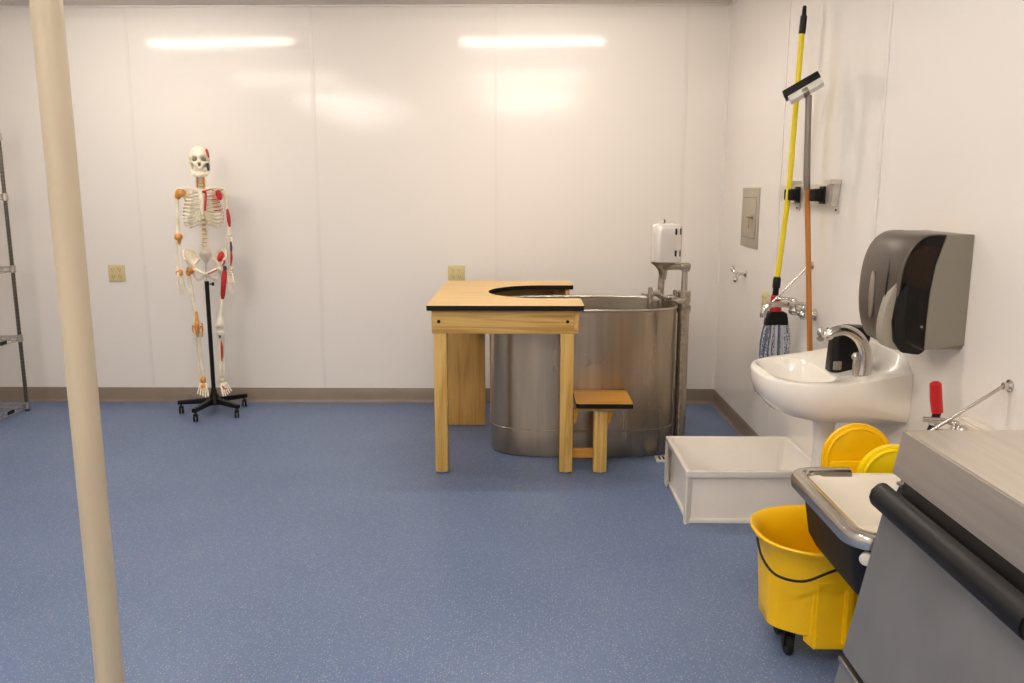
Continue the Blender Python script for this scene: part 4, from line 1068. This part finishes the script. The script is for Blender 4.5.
b = MB(); b.tube([(-1.897, 5.364, 1.35), (-1.893, 5.362, 1.31), (-1.891, 5.362, 1.27), (-1.889, 5.364, 1.235)], [.006, .0125, .013, .006], 10); b.build('arm_muscle_marking', M['red'], SK)
b = MB(); b.tube([(-1.887, 5.352, 1.14), (-1.886, 5.345, 1.10), (-1.890, 5.342, 1.06)], [.006, .009, .005], 10); b.build('blue_arm_marking', M['blue_mark'], SK)
b = MB(); b.tube([(-1.890, 5.340, 1.08), (-1.888, 5.337, 1.04), (-1.895, 5.337, .985)], [.004, .008, .004], 10); b.build('forearm_muscle_marking', M['red'], SK)
# pelvis ---------------------------------------------------------------
def wing(sx):
    t_ = bmesh.new(); rows = []
    nu, nv = 16, 8
    for i in range(nu+1):
        u = i/nu
        # crest from sacrum (u=0) round to the front (u=1)
        a = R(-10+150*u)
        crest = Vector((SCX+sx*(.048+.088*math.sin(R(10+115*u))**.9), 5.425-.115*u, 1.065+.040*math.sin(PI*min(1, u*1.15))**.8-.030*u))
        root_ = Vector((SCX+sx*(.040+.042*u), 5.415-.050*u, 1.015-.030*u))
        row = []
        for j in range(nv+1):
            v = j/nv
            p = root_.lerp(crest, v); p.y += .014*math.sin(PI*v); 
            row.append(t_.verts.new(p))
        rows.append(row)
    for i in range(nu):
        for j in range(nv): t_.faces.new((rows[i][j], rows[i+1][j], rows[i+1][j+1], rows[i][j+1]))
    b = MB(); b._take(t_)
    o = b.build('hip_wing', M['bone'], SK, angle=80)
    m_ = o.modifiers.new('thick', 'SOLIDIFY'); m_.thickness = .007; m_.offset = 0
    # crest, socket, pubic and sitting bones
    b = MB()
    cr = [Vector((SCX+sx*(.048+.088*math.sin(R(10+115*u))**.9), 5.425-.115*u, 1.065+.040*math.sin(PI*min(1, u*1.15))**.8-.030*u)) for u in [k_/16 for k_ in range(17)]]
    b.tube(cr, .0058, 8)
    hip = Vector((SCX+sx*.092, 5.365, .965))
    b.ell(hip, (.022, .024, .025), sub=3)
    b.tube(smooth_path([cr[-1], (SCX+sx*.108, 5.33, 1.005), hip], 5), [.006, .006, .007, .008, .009, .010, .012, .013, .014, .016, .018], 8)
    b.tube(smooth_path([(SCX+sx*.045, 5.415, 1.03), (SCX+sx*.075, 5.39, .995), hip], 5), .011, 8)
    b.tube(smooth_path([hip, (SCX+sx*.06, 5.32, .965), (SCX+sx*.03, 5.30, .950), (SCX+sx*.006, 5.298, .940)], 5), .0095, 8)
    b.tube(smooth_path([hip, (SCX+sx*.078, 5.385, .925), (SCX+sx*.062, 5.375, .900), (SCX+sx*.035, 5.335, .908), (SCX+sx*.008, 5.302, .932)], 5), .0085, 8)
    b.build('pelvis_bone', M['bone'], SK)
    return hip
hL = wing(-1); hR = wing(1)
MB().ell((SCX, 5.298, .938), (.009, .008, .014), sub=2).build('pubic_disc', M['cartilage'], SK)
b = MB(); b.ell((SCX+.098, 5.352, 1.045), (.022, .034, .036), Matrix.Rotation(R(20), 3, 'Y'), 3); b.tube([(SCX+.115, 5.325, 1.05), (SCX+.122, 5.312, 1.01), (SCX+.105, 5.315, .985)], [.008, .007, .003], 8); b.build('hip_muscle_marking', M['red'], SK)
b = MB(); b.tube(smooth_path([(SCX+.012, 5.288, .942), (SCX+.04, 5.296, .951), (SCX+.07, 5.312, .962)], 4), .004, 8); b.build('pubic_muscle_marking', M['red'], SK)
b = MB(); b.ell(hL+Vector((-.006, -.012, .0)), (.028, .020, .028), sub=3); b.ell(hL+Vector((-.022, -.004, -.02)), (.018, .016, .022), sub=3); b.build('hip_ligament', M['orange'], SK)
# legs -----------------------------------------------------------------
def legs(sx, hip):
    kn = Vector((-2.137, 5.355, .585)) if sx < 0 else Vector((-1.993, 5.355, .580))
    an = Vector((-2.123, 5.37, .245)) if sx < 0 else Vector((-2.003, 5.37, .240))
    gt = hip+Vector((sx*.030, .004, -.008))
    b = MB(); b.ell(hip, (.019, .019, .019), sub=2); b.tube([hip, hip+Vector((sx*.02, 0, -.004)), gt], [.012, .011, .014], 10); b.ell(gt, (.013, .014, .018), sub=2); b.build('femur_head', M['bone'], SK)
    longbone('femur', gt+Vector((-sx*.004, 0, .0)), kn+Vector((0, 0, .012)), .0138, .015, .029)
    b = MB(); b.ell(kn+Vector((-.015, 0, .010)), (.017, .022, .020), sub=2); b.ell(kn+Vector((.015, 0, .010)), (.017, .022, .020), sub=2); b.build('knee_condyles', M['bone'], SK)
    MB().ell(kn+Vector((0, -.030, .02)), (.014, .008, .016), sub=2).build('kneecap', M['bone'], SK)
    longbone('tibia', kn+Vector((0, 0, -.018)), an+Vector((-sx*.004, 0, .004)), .0130, .027, .015)
    longbone('fibula', kn+Vector((sx*.022, .010, -.04)), an+Vector((sx*.016, .004, -.004)), .0064, .008, .009)
    # hanging foot
    d = Vector((-.04 if sx < 0 else .30, -.55, -.80)).normalized(); sd = Vector((0, 0, 1)).cross(d).normalized()
    b = MB(); b.ell(an+Vector((0, 0, -.014)), (.017, .020, .015), sub=2); b.ell(an+Vector((0, .026, -.022)), (.015, .028, .017), Matrix.Rotation(R(25), 3, 'X'), 2)
    for i in range(4): b.ell(an+d*.040+sd*(-.018+.012*i)+Vector((0, 0, -.004)), (.009, .010, .010), sub=2)
    foot = b.build('ankle', M['bone'], SK)
    L_ = .135
    for i in range(5):
        off = -.022+.011*i
        k2 = i if sx > 0 else 4-i
        ln = L_*(.98, 1.0, .95, .88, .80)[k2]; rr_ = (.0062, .0042, .004, .004, .004)[k2]
        st = an+d*.048+sd*off; en = an+d*ln+sd*off*1.6
        b = MB()
        for a0, a1 in ((0, .58), (.58, .80), (.80, 1)):
            q0, q1 = st.lerp(en, a0), st.lerp(en, a1); b.tube([q0, q0.lerp(q1, .5), q1], [rr_*1.5, rr_*1.05, rr_*1.4], 7)
        b.build('toe', M['bone'], foot)
    return gt, kn, an
gL, kL, nL = legs(-1, hL); gR, kR, nR = legs(1, hR)
b = MB(); b.tube([kL+Vector((0, -.018, .11)), kL+Vector((0, -.026, .06)), kL+Vector((0, -.036, .02)), kL+Vector((0, -.030, -.03)), kL+Vector((0, -.02, -.055))], [.007, .012, .017, .014, .006], 10)
b.tube([kL+Vector((.030, 0, .03)), kL+Vector((.033, 0, -.01)), kL+Vector((.026, 0, -.06))], .006, 8); b.tube([kL+Vector((-.030, 0, .02)), kL+Vector((-.032, 0, -.01)), kL+Vector((-.026, 0, -.03))], .005, 8)
b.tube([kL+Vector((-.032, -.012, .012)), kL+Vector((0, -.036, .012)), kL+Vector((.036, -.01, .012))], .005, 8)
b.build('knee_ligament', M['orange'], SK)
b = MB(); b.ell(nL+Vector((0, -.012, -.01)), (.020, .018, .026), sub=3); b.ell(nL+Vector((0, -.034, -.05)), (.018, .010, .022), sub=3); b.build('ankle_ligament', M['orange'], SK)
f0 = gR; f1 = kR
b = MB(); b.tube([f0.lerp(f1, .0)+Vector((-.004, -.012, 0)), f0.lerp(f1, .06)+Vector((-.004, -.012, 0)), f0.lerp(f1, .25)+Vector((-.002, -.008, 0)), f0.lerp(f1, .42)+Vector((0, -.006, 0)), f0.lerp(f1, .5)+Vector((0, -.005, 0))], [.012, .019, .0185, .0165, .010], 12); b.build('thigh_muscle_marking', M['red'], SK)
b = MB(); b.ell(gR+Vector((-.002, -.012, .012)), (.015, .012, .017), sub=2); b.build('blue_hip_marking', M['blue_mark'], SK)
b = MB(); b.tube([kR.lerp(nR, .14)+Vector((0, -.024, 0)), kR.lerp(nR, .19)+Vector((.0, -.022, 0))], [.009, .006], 10); b.build('blue_shin_marking', M['blue_mark'], SK)
b = MB(); b.tube([kR.lerp(nR, .24)+Vector((.006, -.010, 0)), kR.lerp(nR, .38)+Vector((.008, -.010, 0)), kR.lerp(nR, .55)+Vector((.008, -.010, 0)), kR.lerp(nR, .66)+Vector((.006, -.009, 0))], [.003, .0085, .007, .003], 10); b.build('shin_muscle_marking', M['red'], SK)
b = MB(); b.tube([nR+Vector((.004, -.050, -.045)), nR+Vector((.018, -.065, -.062)), nR+Vector((.030, -.062, -.060))], .004, 8); b.build('foot_muscle_marking', M['red'], SK)
# stand ------------------------------------------------------------------
bx, by = -2.06, 5.39
st = MB().tube([(bx, by, .10), (bx, by, .885)], .0145, 18).build('stand_pole', M['black'], SK)
MB().tube([(bx, by, .88), (-2.058, 5.41, 1.04)], .006, 12).build('support_rod', M['dullchrome'], SK)
b = MB(); b.lathe([(.004, 0), (.004, .022), (.012, .024), (.012, .036), (.007, .038)], (bx+.012, by, .866), direction=(1, -.35, 0), n=14); b.build('clamp_knob', M['black'], st)
hub = MB().lathe([(.050, .062), (.052, .085), (.040, .105), (.024, .135), (.017, .17)], (bx, by, 0), n=20).build('base_hub', M['black'], SK)
for a in (184-18, 258-18, 328-18, 50-18, 116-18):
    dx, dy = math.cos(R(a)), math.sin(R(a)); Lb = .25
    m_ = Matrix.Translation((bx, by, 0)) @ Matrix.Rotation(R(a), 4, 'Z')
    b = MB()
    q = [(0.03, .068, .108, .020), (.12, .066, .098, .018), (Lb, .062, .088, .015)]
    b.loft([[m_ @ Vector((x, y, z)) for y, z in rrect(-w, w, z0_, z1_, .005, 2)] for x, z0_, z1_, w in q])
    o = b.build('base_arm', M['black'], SK)
    cx_, cy_ = bx+dx*(Lb-.018), by+dy*(Lb-.018)
    b = MB(); b.lathe([(.007, .046), (.007, .066)], (cx_, cy_, 0), n=10); b.box(cx_-.016, cx_+.016, cy_-.014, cy_+.014, .034, .050, .004)
    b.build('caster_fork', M['black'], o)
    for s_ in (-1, 1):
        MB().lathe([(.006, -.006), (.020, -.006), (.0225, -.003), (.0225, .003), (.020, .006), (.006, .006)], (cx_+s_*.0095, cy_-.004, .0226), 'X', 20).build('caster_wheel', M['rubber'], o)

SK.rotation_euler = (0, 0, R(18)); SK.scale = (.95, .95, 1)

# ------------------------------------------------------------------ world, camera, view
w = bpy.data.worlds.new('world'); SC.world = w; w.use_nodes = True
w.node_tree.nodes['Background'].inputs[0].default_value = (.9, .85, .8, 1)
w.node_tree.nodes['Background'].inputs[1].default_value = .02
cd = bpy.data.cameras.new('camera'); cam = bpy.data.objects.new('camera', cd); COL.objects.link(cam)
cd.sensor_width = 36; cd.lens = 834/1024*36; cd.clip_start = .05
cam.location = (0, 0, 1.465)
cam.rotation_euler = (R(90-10.25), 0, R(.75))
SC.camera = cam
SC.view_settings.view_transform = 'Standard'; SC.view_settings.look = 'None'
SC.view_settings.gamma = 1; SC.view_settings.use_curve_mapping = False
SC.view_settings.exposure = 1.36
